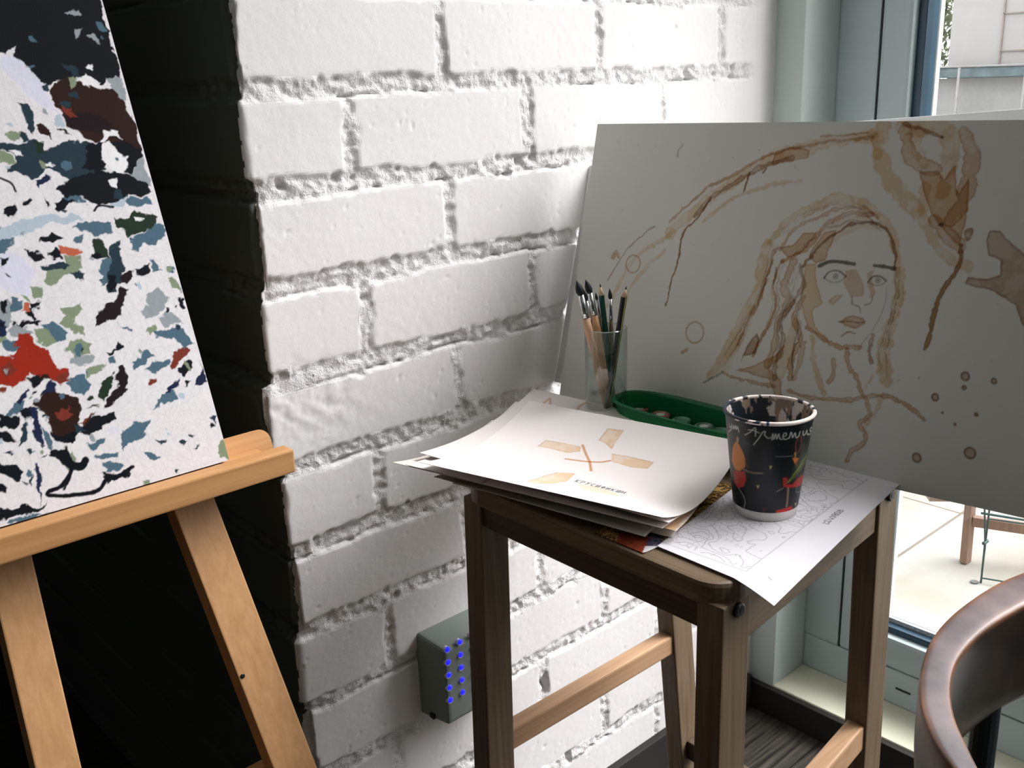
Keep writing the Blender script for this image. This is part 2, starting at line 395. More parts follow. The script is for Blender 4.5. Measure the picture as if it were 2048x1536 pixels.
# floor of dark boards
def floor_mat():
    m, t, b = nmat('dark_laminate', .45, .35); N = t.nodes; L = t.links
    tc = N.new('ShaderNodeTexCoord'); mp = N.new('ShaderNodeMapping'); mp.inputs['Scale'].default_value = (6, 130, 1)
    L.new(tc.outputs['Object'], mp.inputs[0]); nz = N.new('ShaderNodeTexNoise'); nz.inputs['Scale'].default_value = 1; nz.inputs['Detail'].default_value = 6
    L.new(mp.outputs[0], nz.inputs['Vector'])
    r = N.new('ShaderNodeValToRGB'); r.color_ramp.elements[0].position = .35; r.color_ramp.elements[1].position = .7
    r.color_ramp.elements[0].color = (.012, .010, .008, 1); r.color_ramp.elements[1].color = (.075, .066, .052, 1)
    L.new(nz.outputs['Fac'], r.inputs[0])
    bk = N.new('ShaderNodeTexBrick'); bk.inputs['Scale'].default_value = 1; bk.inputs['Brick Width'].default_value = 1.2; bk.inputs['Row Height'].default_value = .16; bk.inputs['Mortar Size'].default_value = .0015
    bk.inputs['Color1'].default_value = (1, 1, 1, 1); bk.inputs['Color2'].default_value = (.8, .8, .8, 1); bk.inputs['Mortar'].default_value = (.1, .1, .1, 1)
    L.new(tc.outputs['Object'], bk.inputs['Vector'])
    mx = N.new('ShaderNodeMix'); mx.data_type = 'RGBA'; mx.blend_type = 'MULTIPLY'; mx.inputs[0].default_value = 1
    L.new(r.outputs[0], mx.inputs[6]); L.new(bk.outputs['Color'], mx.inputs[7]); L.new(mx.outputs[2], b.inputs['Base Color'])
    bp = N.new('ShaderNodeBump'); bp.inputs['Strength'].default_value = .4; bp.inputs['Distance'].default_value = .002
    L.new(nz.outputs['Fac'], bp.inputs['Height']); L.new(bp.outputs[0], b.inputs['Normal'])
    return m
struct(box('floor', (-3.2, -3.7, -.1), (XW+.1, 1.7, 0), floor_mat()))
struct(box('ceiling', (-3.2, -3.7, 3.3), (XW+.3, 1.7, 3.4), ceil))
struct(box('wall_left', (-3.2, -3.7, 0), (-3.0, 1.7, 3.3), roomw))
struct(box('wall_front', (-3.0, -3.7, 0), (XW, -3.5, 3.3), roomw))
struct(box('wall_alcove', (-3.0, 1.5, 0), (-.004, 1.7, 3.3), darkw))
for nm_, lo_, hi_ in (('dark_absorber_left', (-3.0, -3.5, 0), (-2.97, 1.5, 1.15)), ('dark_absorber_front', (-3.0, -3.5, 0), (XW, -3.47, 1.15))): struct(box(nm_, lo_, hi_, mat('bounce_absorber', (.03, .026, .02), .6, .2)))  # unseen dark panels added to cut bounce light low in the room
YO0, YO1 = -.051, -3.45     # window opening
struct(box('wall_right_corner', (XW, YO0, 0), (XW+.17, .3, 3.3), mat('grey_green_paint', (.49, .56, .54), .6, .3, var=.03, scale=8), bev=.001))
struct(box('wall_right_end', (XW, -3.7, 0), (XW+.3, YO1, 3.3), white))
struct(box('wall_right_top', (XW, YO1, 3.1), (XW+.3, YO0, 3.3), white))
struct(box('wall_right_sill', (XW, YO1, 0), (XF+.1, YO0, .059), sillm, bev=.002))
struct(box('wall_right_light_block', (XW, YO1, 0), (XW+.14, -1.17, .86), roomw, bev=.002))  # unseen raised sill, added to block low light from the nearer panes
skirt = mat('dark_skirting', (.020, .018, .015), .5, .3, scale=20)
struct(box('baseboard_back', (.0, -.014, 0), (XW-.012, .0, .070), skirt, bev=.002))
struct(box('baseboard_right', (XW-.012, -3.4, 0), (XW+.0, 0, .056), skirt, bev=.002))

# window: frame, sash, gasket, glass, for two panes
def window():
    root = bpy.data.objects.new('window_1', None); COL.objects.link(root); root.location = (XF, -.9, .059); struct(root)
    gask = mat('blue_black_gasket', (.012, .045, .075), .3, .5, var=.1)
    spac = mat('spacer_strip', (.55, .56, .56), .35, .5, metal=.6, var=.3, scale=400)
    zt = 3.1
    def part(name, lo, hi, mt, bev=.002): return box(name, lo, hi, mt, root, bev)
    part('outer_frame', (XF, -.120, .127), (XF+.07, YO0, zt), cream, .004)
    part('outer_frame', (XF, YO1, .059), (XF+.07, YO0, .127), cream, .004)
    part('outer_frame', (XF, YO1, zt-.07), (XF+.07, -.12, zt), cream, .004)
    groove = mat('dark_groove', (.02, .025, .025), .8)
    y = -.124; pane = 1.0
    while y-pane > YO1-.05:
        y1 = y-pane
        part('sash', (XF-.003, y-.049, .130), (XF+.06, y, zt-.073), cream, .006)
        part('sash', (XF-.003, y1, .130), (XF+.06, y1+.049, zt-.073), cream, .006)
        part('sash', (XF-.003, y1+.049, .130), (XF+.06, y-.049, .187), cream, .006)
        part('sash', (XF-.003, y1+.049, zt-.13), (XF+.06, y-.049, zt-.073), cream, .006)
        g0, g1 = y-.049, y1+.049
        for lo, hi in (((XF+.012, g0-.014, .187), (XF+.05, g0, zt-.13)), ((XF+.012, g1, .187), (XF+.05, g1+.014, zt-.13)), ((XF+.012, g1, .187), (XF+.05, g0, .199))):
            part('gasket', lo, hi, gask, .0015)
        part('spacer', (XF+.028, g1+.013, .199), (XF+.034, g0-.013, .207), spac, 0)
        part('groove', (XF+.001, y-.0, .128), (XF+.055, y+.0035, zt-.07), groove, 0)
        m = bpy.data.materials.get('window_glass')
        if not m:
            m = thin_glass('window_glass', (.98, .99, .985), .04)
        part('glass', (XF+.029, g1+.002, .189), (XF+.033, g0-.002, zt-.132), m, 0)
        y = y1-.004
        part('mullion', (XF, y-.06, .127), (XF+.07, y, zt-.07), cream, .004); y -= .064
    part('outer_frame', (XF, YO1, .127), (XF+.07, y+.002, zt-.07), cream, .004)
    tr = box('trim_1', (XF+.07, YO0-.128, .0), (XF+.082, YO0+.03, zt), mat('outer_reveal', (.78, .74, .66), .7), None); struct(tr)
    # drain slot and screws in the lower frame
    part('drain_slot', (XF-.0012, -.262, .092), (XF+.002, -.235, .0955), groove, .0005)
window()

# ================================================================== OUTSIDE
def ground():
    m, t, b = nmat('pale_paving', .8, .2); N = t.nodes; L = t.links
    tc = N.new('ShaderNodeTexCoord'); mp = N.new('ShaderNodeMapping'); mp.inputs['Rotation'].default_value = (0, 0, math.radians(8)); L.new(tc.outputs['Object'], mp.inputs[0])
    nz = N.new('ShaderNodeTexNoise'); nz.inputs['Scale'].default_value = 5; nz.inputs['Detail'].default_value = 8; L.new(mp.outputs[0], nz.inputs['Vector'])
    r = N.new('ShaderNodeValToRGB'); r.color_ramp.elements[0].position = .35; r.color_ramp.elements[1].position = .6
    r.color_ramp.elements[0].color = (.21, .195, .165, 1); r.color_ramp.elements[1].color = (.255, .248, .23, 1); L.new(nz.outputs['Fac'], r.inputs[0])
    bk = N.new('ShaderNodeTexBrick'); bk.inputs['Scale'].default_value = 1; bk.inputs['Brick Width'].default_value = .9; bk.inputs['Row Height'].default_value = .62; bk.inputs['Mortar Size'].default_value = .004
    bk.offset = 0; bk.inputs['Color1'].default_value = (1, 1, 1, 1); bk.inputs['Color2'].default_value = (.97, .97, .95, 1); bk.inputs['Mortar'].default_value = (.45, .4, .35, 1)
    mp2 = N.new('ShaderNodeMapping'); mp2.inputs['Rotation'].default_value = (0, 0, math.radians(90)); mp2.inputs['Location'].default_value = (.1, 1.69, 0); L.new(tc.outputs['Object'], mp2.inputs[0]); L.new(mp2.outputs[0], bk.inputs['Vector'])
    mx = N.new('ShaderNodeMix'); mx.data_type = 'RGBA'; mx.blend_type = 'MULTIPLY'; mx.inputs[0].default_value = 1
    L.new(r.outputs[0], mx.inputs[6]); L.new(bk.outputs['Color'], mx.inputs[7]); L.new(mx.outputs[2], b.inputs['Base Color'])
    g = box('ground', (XW+.1, -14, -.12), (30, 16, -.015), m); g['kind'] = 'structure'
ground()
def outside():
    pw = mat('pale_facade', (.34, .335, .325), .8, var=.02, scale=2)
    b = empty('building', (8.2, 1.5, -.015), 'pale building with thin seams far beyond the window glass', 'building')
    box('upper_wall', (8.2, -9, -.015), (12, 3.115, 3.0), pw, b)
    seam = mat('facade_seam', (.24, .20, .18), .8)
    bm = bmesh.new()
    for y0 in (2.69, 1.2, -.5, -2.2): bbox(bm, (8.185, y0-.006, 1.0), (8.2, y0+.006, 3.0))
    for z0 in (1.215, 1.50, 2.1, 2.7): bbox(bm, (8.185, -9, z0-.005), (8.2, 2.69, z0+.005))
    from_bm('seams', bm, seam, b)
    # low shed with corrugated wall and dark eave in front
    s = empty('shed', (7.5, 0, -.015), 'low corrugated shed with blue grey eave beyond the window', 'shed')
    bm = bmesh.new(); n = 260; ys = np.linspace(-6, 6, n)
    P = np.stack([np.stack([7.52+.012*np.cos(ys*60), ys, np.full(n, z)], -1) for z in (-.015, 1.02)])
    link('corrugated_wall', grid_mesh('corrugated_wall', P), mat('grey_corrugated_sheet', (.26, .265, .265), .6, .3, var=.05), s)
    bm.free()
    box('eave', (7.40, -6, 1.025), (8.1, 6, 1.10), mat('blue_grey_eave', (.085, .13, .145), .6, var=.3, scale=12), s, .01)
    box('roof_edge', (7.38, -6, 1.10), (8.15, 6, 1.112), mat('pale_roof_edge', (.24, .24, .24), .6), s, .004)
    for y0 in (2.61, 2.129, 1.6, .6, -.8):
        bm = bmesh.new(); bbox(bm, (7.30, y0-.007, -.015), (7.314, y0+.007, 1.10)); from_bm('downpipe', bm, mat('white_pipe', (.3, .3, .3), .5), s)
    # tree
    t = empty('tree', (9.2, 3.9, -.015), 'pale green leafy tree beside the building outside', 'tree')
    bm = bmesh.new(); tube(bm, [(9.2, 3.95, -.015), (9.25, 3.95, 1.2), (9.2, 3.95, 2.6)], [.12, .09, .04]); from_bm('trunk', bm, mat('bark', (.1, .08, .06), .9), t)
    rs = np.random.RandomState(3); bm = bmesh.new()
    for i in range(5200):
        d = rs.normal(size=3); d /= np.linalg.norm(d); rr = .6*rs.rand()**.5
        c = np.array([9.2, 3.92, 1.9])+d*rr*np.array([1, .95, 2.2]); a = rs.normal(size=3); a /= np.linalg.norm(a); q = np.cross(a, [0, 0, 1.]); q /= np.linalg.norm(q)
        l = .05; vs = [bm.verts.new(Vector(c+p)) for p in (-a*l, q*l*.45, a*l, -q*l*.45)]; bm.faces.new(vs)
    o = from_bm('foliage', bm, mat('pale_leaves', (.24, .30, .16), .7, var=.3, scale=5), t)
outside()
def outside_easel():
    w = wood('terrace_wood', (.14, .085, .06), (.2, .12, .085), 2)
    r = empty('wooden_trestle', (1.764, -.03, -.015), 'wooden trestle standing outside on the pale terrace', 'trestle')
    b0 = np.array([1.764, -.03, -.015]); t0 = hit(1943, 985, 0, 1.80); 
    bm = bmesh.new(); beam(bm, b0, t0, (0, 1, 0), .0165, .03); from_bm('leg', bm, w, r)
    b1 = np.array([2.35, -.25, -.015]); bm = bmesh.new(); beam(bm, b1, b1+np.array([0, 0, .75]), (0, 1, 0), .03, .03); from_bm('leg', bm, w, r)
    b1 = np.array([1.95, -.62, -.015]); bm = bmesh.new(); beam(bm, b1, b1+np.array([0, 0, .75]), (0, 1, 0), .03, .03); from_bm('leg', bm, w, r)
    a = hit(1943, 1041, 0, 1.79); c = hit(2060, 1058, 0, 1.86)
    a2 = a+(a-c)*.0; c2 = c+(c-a)*1.9
    bm = bmesh.new(); beam(bm, a2, c2, (0, 0, 1), .024, .02); from_bm('crossbar', bm, w, r)
    t2 = (t0+np.array([.0, 0, .0])); bm = bmesh.new(); beam(bm, (t0[0]-.1, t0[1]+.06, t0[2]+.012), (t0[0]+.5, t0[1]-.62, t0[2]+.012), (0, 0, 1), .03, .03); from_bm('top_rail', bm, w, r)
    k = mat('dark_green_metal', (.02, .05, .045), .5, .4)
    s = empty('folding_stand', (1.675, -.09, -.015), 'thin dark metal folding stand with caster outside', 'stand')
    def P(u, v, x): return hit(u, v, 0, x)
    x0 = 1.69
    bm = bmesh.new(); tube(bm, [P(1961, 1172, x0), P(1970, 1085, x0), P(1969, 1000, x0)], .0022, 8); from_bm('leg', bm, k, s)
    bm = bmesh.new(); tube(bm, [P(1961, 1172, x0+.006), P(1971, 1085, x0+.006), P(1981, 1000, x0+.006)], .0022, 8); from_bm('leg', bm, k, s)
    bm = bmesh.new(); tube(bm, [P(1964, 1156, x0), P(2110, 1180, x0+.05)], .002, 8); from_bm('rail', bm, k, s); bm = bmesh.new(); tube(bm, [P(1962, 1026, x0), P(2150, 1056, x0+.05)], .003, 8); from_bm('rail', bm, k, s); bm = bmesh.new(); tube(bm, [P(1978, 1038, x0), P(2150, 1062, x0+.05)], .002, 8); from_bm('rail', bm, k, s)
    bm = bmesh.new(); tube(bm, [P(2110, 1180, x0+.05), P(2110, 1030, x0+.05)], .0025, 8); q = P(2110, 1180, x0+.05); tube(bm, [q, (q[0], q[1], -.015)], .0025, 8); from_bm('leg', bm, k, s)
    c = P(1948, 1167, 1.68); bm = bmesh.new(); tube(bm, [c-np.array([0, .0, .010]), c+np.array([0, 0, .006])], .0085, 16); from_bm('caster', bm, mat('grey_caster', (.12, .13, .13), .5), s)
    bm = bmesh.new(); tube(bm, [c, P(1961, 1170, x0)], .002, 8); from_bm('axle', bm, k, s)
    q = P(1970, 1085, x0); bm = bmesh.new(); tube(bm, [q-np.array([.008, 0, 0]), q+np.array([.012, 0, 0])], .004, 10); from_bm('pivot', bm, k, s)
outside_easel()

# ================================================================== STOOL
ZS = .74
SP = dict(cx=.2826, cy=-.3283, hx=.1667, hy=.1612, a=.0405, b=-.0087, wx=.0387, wy=.0264, th=.0173)
LO = {(-1, -1): (-.0048, -.0098, .0161, -.0259), (-1, 1): (.0048, -.0002, .0176, -.0019), (1, -1): (-.0017, .0098, .0061, -.0055), (1, 1): (.0017, .0002, .0284, -.0297)}
def sc(s, e, z):
    o = LO[s]; dz = ZS-z
    X = s[0]*(SP['hx']+SP['a']*dz)+o[0]+o[2]*dz; Y = s[1]*(SP['hy']+SP['b']*dz)+o[1]+o[3]*dz
    if e[0] != s[0]: X -= s[0]*SP['wx']
    if e[1] != s[1]: Y -= s[1]*SP['wy']
    c, n = math.cos(SP['th']), math.sin(SP['th'])
    return Vector((SP['cx']+c*X-n*Y, SP['cy']+n*X+c*Y, z))
def stool():
    r = empty('bar_stool', (SP['cx'], SP['cy'], 0), 'tall brown-stained wooden stool carrying papers, cup and leaning boards', 'stool')
    wv = wood('stained_wood', (.115, .077, .046), (.205, .147, .092), 2, .5)
    wh = wood('stained_wood_rail', (.115, .077, .046), (.205, .147, .092), 0, .5)
    wy_ = wood('shaded_side_wood', (.05, .032, .02), (.085, .055, .034), 1, .5)  # darker copy of the stained wood, shade put into its colour
    wr = wood('light_rung_wood', (.40, .23, .13), (.50, .31, .18), 0, .45)
    blk = mat('black_bolt', (.012, .014, .016), .35, .5)
    for s in LO:
        bm = bmesh.new(); es = [(-1, -1), (1, -1), (1, 1), (-1, 1)]
        hexa(bm, [sc(s, e, 0.) for e in es]+[sc(s, e, ZS-.018) for e in es], .002)
        leg = from_bm('leg', bm, wv, r)
        # bolt heads
        zb = .714
        f = -1
        c = (sc(s, (-1, f), zb)+sc(s, (1, f), zb))/2
        if s[1] < 0:
            bm = bmesh.new(); tube(bm, [c+Vector((0, .004, 0)), c+Vector((0, -.003, 0)), c+Vector((0, -.0038, 0))], [.0066, .0066, .005], 24)
            tube(bm, [c+Vector((0, -.0038, 0)), c+Vector((0, -.0042, 0))], .0025, 6)
            bo = from_bm('bolt', bm, blk, leg)
    # seat slab with rounded corners
    bm = bmesh.new(); c, n = math.cos(SP['th']), math.sin(SP['th'])
    P = [sc((-1, -1), (-1, -1), ZS), sc((1, -1), (1, -1), ZS), sc((1, 1), (1, 1), ZS), sc((-1, 1), (-1, 1), ZS)]
    ctr = sum(P, Vector())/4; loop = []
    R0 = .030
    for i in range(4):
        p = P[i]; a = (P[i-1]-p).normalized(); b = (P[(i+1) % 4]-p).normalized(); o = p+(a+b)*R0
        p = p-(a+b)*.003; o = p+(a+b)*R0
        for k in range(9):
            t = k/8*math.pi/2; loop.append(o-b*R0*math.cos(t)-a*R0*math.sin(t))
    def lay(off, z):
        out = []
        for q in loop:
            d = (q-ctr); d.z = 0; out.append(bm.verts.new((q.x-d.normalized().x*off, q.y-d.normalized().y*off, z)))
        return out
    Ls = [lay(.003, ZS-.022), lay(0, ZS-.019), lay(0, ZS-.004), lay(.0012, ZS-.001), lay(.004, ZS)]
    for a, b in zip(Ls, Ls[1:]):
        for k in range(len(a)): bm.faces.new((a[k], a[(k+1) % len(a)], b[(k+1) % len(a)], b[k]))
    bm.faces.new(Ls[0][::-1]); bm.faces.new(Ls[-1])
    from_bm('seat', bm, wood('seat_wood', (.115, .077, .046), (.205, .147, .092), 1, .4), r)
    # aprons
    def bar(name, A, B, z0, z1, th, mt, inset):
        A = Vector(A); B = Vector(B); d = (B-A); d.z = 0; d.normalize(); nrm = Vector((-d.y, d.x, 0))
        if nrm.dot(ctr-A) < 0: nrm = -nrm
        A0 = A+nrm*inset; B0 = B+nrm*inset
        bm = bmesh.new(); P = []
        for z in (z0, z1):
            for q in (A0, B0, B0+nrm*th, A0+nrm*th): P.append(Vector((q.x, q.y, z)))
        hexa(bm, P, .0015); return from_bm(name, bm, mt, r)
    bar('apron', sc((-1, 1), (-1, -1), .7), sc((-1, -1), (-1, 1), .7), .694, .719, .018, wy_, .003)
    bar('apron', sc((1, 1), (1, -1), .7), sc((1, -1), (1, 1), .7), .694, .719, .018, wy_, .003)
    bar('apron', sc((-1, -1), (1, -1), .7), sc((1, -1), (-1, -1), .7), .677, .719, .018, wh, .003)
    bar('apron', sc((-1, 1), (1, 1), .7), sc((1, 1), (-1, 1), .7), .677, .719, .018, wh, .003)
    # rungs along x: rear one high, front one lower
    def rung(za, zb, sy, mt):
        A = (sc((-1, sy), (1, -1), (za+zb)/2)+sc((-1, sy), (1, 1), (za+zb)/2))/2; B = (sc((1, sy), (-1, -1), (za+zb)/2)+sc((1, sy), (-1, 1), (za+zb)/2))/2
        bm = bmesh.new(); beam(bm, (A.x-.004, A.y, A.z), (B.x+.004, B.y, B.z), (0, 0, 1), zb-za, .020, .0025); from_bm('rung', bm, mt, r)
    rung(.405, .432, 1, wr)
    rung(.405, .437, -1, wr)
    for z0, sx in ((.25, -1), (.25, 1)):
        A = (sc((sx, -1), (-1, 1), z0)+sc((sx, -1), (1, 1), z0))/2; B = (sc((sx, 1), (-1, -1), z0)+sc((sx, 1), (1, -1), z0))/2
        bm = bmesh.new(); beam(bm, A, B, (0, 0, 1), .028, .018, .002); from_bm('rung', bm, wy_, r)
stool()

# ================================================================== COFFEE PORTRAIT BOARD
BL = np.array([.385, -.047, .7425]); TL = np.array([.4650, -.048, 1.078])
bd = np.array([.036, -1, 0]); bd /= np.linalg.norm(bd)
bv = TL-BL; bv -= bd*np.dot(bv, bd); bv /= np.linalg.norm(bv); bn = np.cross(bd, bv)   # faces the room (-x) 
if bn[0] > 0: bn = -bn
def board_uv(u, v):
    p = hitp(u, v, BL, bn)-BL; return (np.dot(p, bd), np.dot(p, bv))
def board_art():
    W_ = .66; top0 = board_uv(1202, 248)[1]; 
    tv = board_uv(2048, 240); bvv = board_uv(1797, 978)
    art = Art(0, W_, 0, 1, .00075, (218, 218, 211), 3)
    art.vs = np.arange(0, .3505, .00075)
    art.U, art.V = np.meshgrid(art.us, art.vs); art.C = np.empty(art.U.shape+(3,)); art.C[:] = lin((218, 218, 211))
    art.n1 = fbm(art.U, art.V, .012, 3)+.5*fbm(art.U, art.V, .004, 8); art.n2 = fbm(art.U, art.V, .012, 13)+.5*fbm(art.U, art.V, .004, 18); art.n3 = fbm(art.U, art.V, .03, 23)
    A = lambda x, y: board_uv(1340+x/2.845, 220+y/2.845)
    D = lambda x, y: board_uv(1380+x/4.096, 600+y/4.096)
    PX = lambda x, y: board_uv(x, y)
    k = .00047/2.845*1.0; kd = .00047/4.096; kp = .00047
    lt = (.88, .72, .52); md = (.74, .52, .32); dk = (.52, .32, .17); gr = (.22, .20, .17)
    def st(f, pts, w, c=lt, a=.75, kk=None, **q):
        art.f = f; sc_ = {A: k, D: kd, PX: kp}[f]; o = dict(warp=.0022, edge=.12 if c is lt else .38, mul=True, dry=.55 if c is lt else .4, wn=.38 if w > 12 else .2, soft=.0013 if c is lt else .0007); o.update(q); art.stroke(pts, w*sc_*(1.22 if w > 12 else 1.1), c, min(1, a*1.1), **o)
    def po(f, pts, c=md, a=.8, **q):
        art.f = f; o = dict(warp=.0015, edge=.5, mul=True, dry=.2); o.update(q); art.poly(pts, c, a, **o)
    # sweeping arc, upper left
    st(A, [(1150, 150), (1000, 165), (800, 215), (650, 250), (500, 320), (380, 400), (240, 490), (120, 590), (0, 700)], 60, lt)
    st(A, [(1150, 155), (950, 175), (800, 205), (600, 240), (470, 310), (360, 370), (230, 430), (100, 540), (0, 640)], 16, md)
    st(A, [(700, 275), (560, 310), (450, 370), (340, 430), (230, 510), (140, 600)], 26, dk, .6)
    st(A, [(1130, 130), (1000, 140), (860, 155)], 10, md)
    st(A, [(745, 402), (620, 420), (480, 455), (370, 500), (270, 570), (190, 640)], 22, lt)
    po(A, [(600, 245), (700, 208), (800, 225), (792, 270), (690, 300), (570, 310)], md)
    st(A, [(240, 500), (150, 620), (85, 690), (60, 790), (38, 900), (5, 980), (-20, 1110)], 12, dk, .9, dry=0)
    st(A, [(455, 360), (430, 420), (420, 462)], 12, dk, .9, dry=0); st(A, [(545, 335), (535, 355)], 14, dk)
    st(PX, [(1345, 460), (1325, 480), (1290, 500), (1262, 530), (1240, 565), (1215, 610)], 10, lt)
    st(PX, [(1310, 452), (1280, 475), (1250, 505), (1215, 560)], 2.5, dk)
    st(PX, [(1330, 500), (1270, 560), (1245, 620), (1225, 700)], 9, lt, .55)
    st(PX, [(1158, 500), (1150, 560), (1135, 620), (1125, 700), (1118, 780)], 5, md)
    st(PX, [(1225, 515), (1232, 505), (1238, 512)], 9, md)
    st(PX, [(1357, 312), (1360, 300), (1366, 291)], 3, (.55, .5, .35), .8)
    # looping washes, upper right
    st(A, [(1210, 100), (1190, 240), (1250, 400), (1330, 490), (1410, 575)], 72, lt, .9)
    st(A, [(1150, 130), (1180, 200), (1185, 260)], 40, lt)
    st(A, [(1340, 120), (1365, 250), (1440, 315), (1530, 345)], 60, md, .7)
    st(A, [(1400, 120), (1410, 220), (1450, 300)], 55, lt)
    st(A, [(1330, 80), (1440, 100), (1550, 110), (1600, 200), (1580, 330), (1550, 470)], 75, lt, .9)
    st(A, [(1330, 75), (1430, 110), (1540, 155)], 18, dk, .7)
    st(A, [(1670, 120), (1715, 230), (1700, 400), (1660, 540), (1600, 620)], 66, md, .7)
    po(A, [(1420, 350), (1530, 345), (1560, 400), (1620, 310), (1640, 480), (1700, 380), (1700, 560), (1670, 690), (1650, 780), (1590, 720), (1500, 610), (1440, 470)], md, .9)
    st(A, [(1450, 430), (1445, 620), (1510, 760), (1600, 850), (1690, 890)], 46, lt)
    st(A, [(1500, 620), (1570, 700), (1650, 770)], 60, md)
    st(A, [(1660, 770), (1650, 870), (1560, 1010), (1510, 1130), (1485, 1250), (1452, 1352)], 22, dk, .9, dry=0)
    st(A, [(1700, 690), (1700, 720)], 30, dk); st(A, [(1545, 650), (1548, 652)], 22, gr); st(A, [(1545, 158), (1550, 160)], 14, gr)
    # large abstract stain at the right border
    po(A, [(1820, 690), (1880, 695), (1960, 770), (2060, 860), (2140, 1000), (2140, 1330), (2030, 1260), (1960, 1110), (1850, 1040), (1750, 1010), (1680, 990), (1690, 945), (1790, 960), (1880, 935), (1880, 850), (1810, 830), (1800, 740)], dk, .75, dry=.25)
    # portrait of a woman with long wavy hair, drawn plainly
    st(A, [(570, 760), (640, 660), (740, 590), (870, 525), (980, 495), (1100, 530), (1200, 605), (1260, 700), (1290, 840), (1305, 940)], 40, lt, .9)
    st(A, [(620, 790), (700, 690), (830, 620), (960, 560), (1100, 560), (1190, 620)], 18, md, .5)
    st(A, [(640, 860), (760, 800), (850, 700), (940, 620), (1040, 590), (1150, 595)], 26, md, .7)
    st(A, [(755, 890), (850, 780), (950, 700), (1050, 650), (1150, 640), (1230, 680), (1270, 780), (1282, 900)], 15, dk, .75)
    po(A, [(620, 780), (700, 770), (760, 700), (840, 690), (800, 750), (740, 820), (670, 840)], md)
    st(A, [(560, 760), (525, 900), (490, 1050), (410, 1200), (330, 1370), (230, 1510)], 60, lt, .9)
    st(A, [(600, 800), (550, 950), (510, 1080), (450, 1200), (390, 1330)], 18, md)
    st(A, [(640, 860), (590, 1000), (600, 1120), (540, 1260), (470, 1400)], 16, md)
    st(A, [(700, 870), (650, 1000), (680, 1090), (620, 1200), (600, 1330), (560, 1450)], 42, md, .6)
    st(A, [(740, 880), (760, 1000), (690, 1110), (630, 1210), (650, 1300), (610, 1430), (590, 1536)], 22, dk, .45)
    st(A, [(770, 1060), (710, 1170), (740, 1300), (690, 1420), (680, 1536)], 30, md)
    st(A, [(610, 900), (590, 990)], 14, dk); st(A, [(560, 960), (520, 1040), (500, 1120)], 12, md)
    po(A, [(500, 1275), (515, 1320), (480, 1390), (420, 1400), (400, 1440), (440, 1340), (470, 1300)], dk, .8)
    st(A, [(1312, 930), (1295, 1100), (1240, 1280), (1215, 1400), (1230, 1536)], 62, lt, .9)
    po(A, [(880, 700), (945, 680), (930, 750), (885, 850), (830, 870), (790, 830), (820, 770)], md, .8)
    po(A, [(770, 880), (830, 870), (835, 990), (870, 1100), (810, 1150), (830, 1230), (920, 1330), (870, 1310), (780, 1220), (745, 1080)], lt, .95)
    po(A, [(1000, 915), (1065, 900), (1110, 1000), (1105, 1060), (1030, 1065), (990, 980)], md, .75, edge=.1)
    po(A, [(900, 1090), (950, 1050), (990, 1050), (930, 1110)], lt)
    po(A, [(1125, 930), (1165, 905), (1150, 960), (1170, 1050), (1140, 1080), (1125, 1000)], md, .7, edge=.1)
    tk = dict(edge=0, dry=.1, warp=.0003, wn=.25, soft=.0006)
    hr = random.Random(6)
    for line in ([(600, 760), (540, 960), (480, 1120), (380, 1320), (300, 1450)], [(650, 850), (600, 1000), (600, 1120), (540, 1260), (470, 1400)], [(730, 880), (700, 1010), (680, 1100), (620, 1200), (620, 1330), (570, 1480)],
                 [(770, 1000), (730, 1120), (735, 1260), (700, 1400), (690, 1530)], [(1300, 900), (1300, 1060), (1250, 1250), (1220, 1400), (1230, 1530)], [(650, 700), (800, 590), (960, 530), (1100, 560), (1220, 680)], [(700, 830), (830, 720), (960, 650), (1100, 620), (1200, 660)]):
        for r_ in range(5):
            ox, oy = hr.uniform(-26, 26), hr.uniform(-14, 14); ph = hr.uniform(0, 6)
            st(A, [(x+ox+9*math.sin(ph+i*1.7), y+oy) for i, (x, y) in enumerate(line)], hr.uniform(4, 9), hr.choice((dk, md, md, gr)), hr.uniform(.25, .6), dry=.6, edge=0, taper=True)
    po(A, [(560, 1420), (640, 1380), (700, 1200), (740, 1130), (720, 1250), (700, 1400), (640, 1536), (560, 1536)], lt, .7, edge=.1, dry=.5)
    po(A, [(1020, 640), (1150, 650), (1220, 690), (1100, 670), (980, 720), (940, 760), (930, 700)], lt, .5, edge=0, dry=.5)
    st(A, [(848, 888), (920, 862), (1050, 876)], 20, gr, .9, **tk); st(A, [(1165, 885), (1220, 892), (1278, 905)], 18, gr, .9, **tk)
    for cx, cy, rx, ry in ((940, 948, 62, 32), (1180, 972, 52, 26)):
        st(A, [(cx-rx, cy+8), (cx-rx*.5, cy-ry*.8), (cx+rx*.3, cy-ry), (cx+rx, cy)], 9, gr, .85, **tk)
        st(A, [(cx-rx, cy+8), (cx-rx*.3, cy+ry), (cx+rx*.5, cy+ry*.8), (cx+rx, cy)], 4, gr, .8, **tk)
        art.f = None; c0 = A(cx+4, cy-2); art.ring(c0, 15*k, 6*k, gr, mul=True, a=.8); art.ring(c0, 2*k, 9*k, gr, mul=True, a=.9)
    st(A, [(1038, 1060), (1040, 1105), (1075, 1118), (1085, 1150)], 7, gr, .7, **tk); st(A, [(1105, 1112), (1145, 1098), (1155, 1060)], 6, gr, .7, **tk)
    po(A, [(960, 1205), (1030, 1168), (1070, 1175), (1108, 1188), (1115, 1215), (1060, 1242), (1000, 1228)], md, .9)
    st(A, [(960, 1205), (1030, 1203), (1070, 1210), (1112, 1205)], 6, gr, .8, **tk); st(A, [(975, 1280), (1010, 1262), (1055, 1265)], 8, dk)
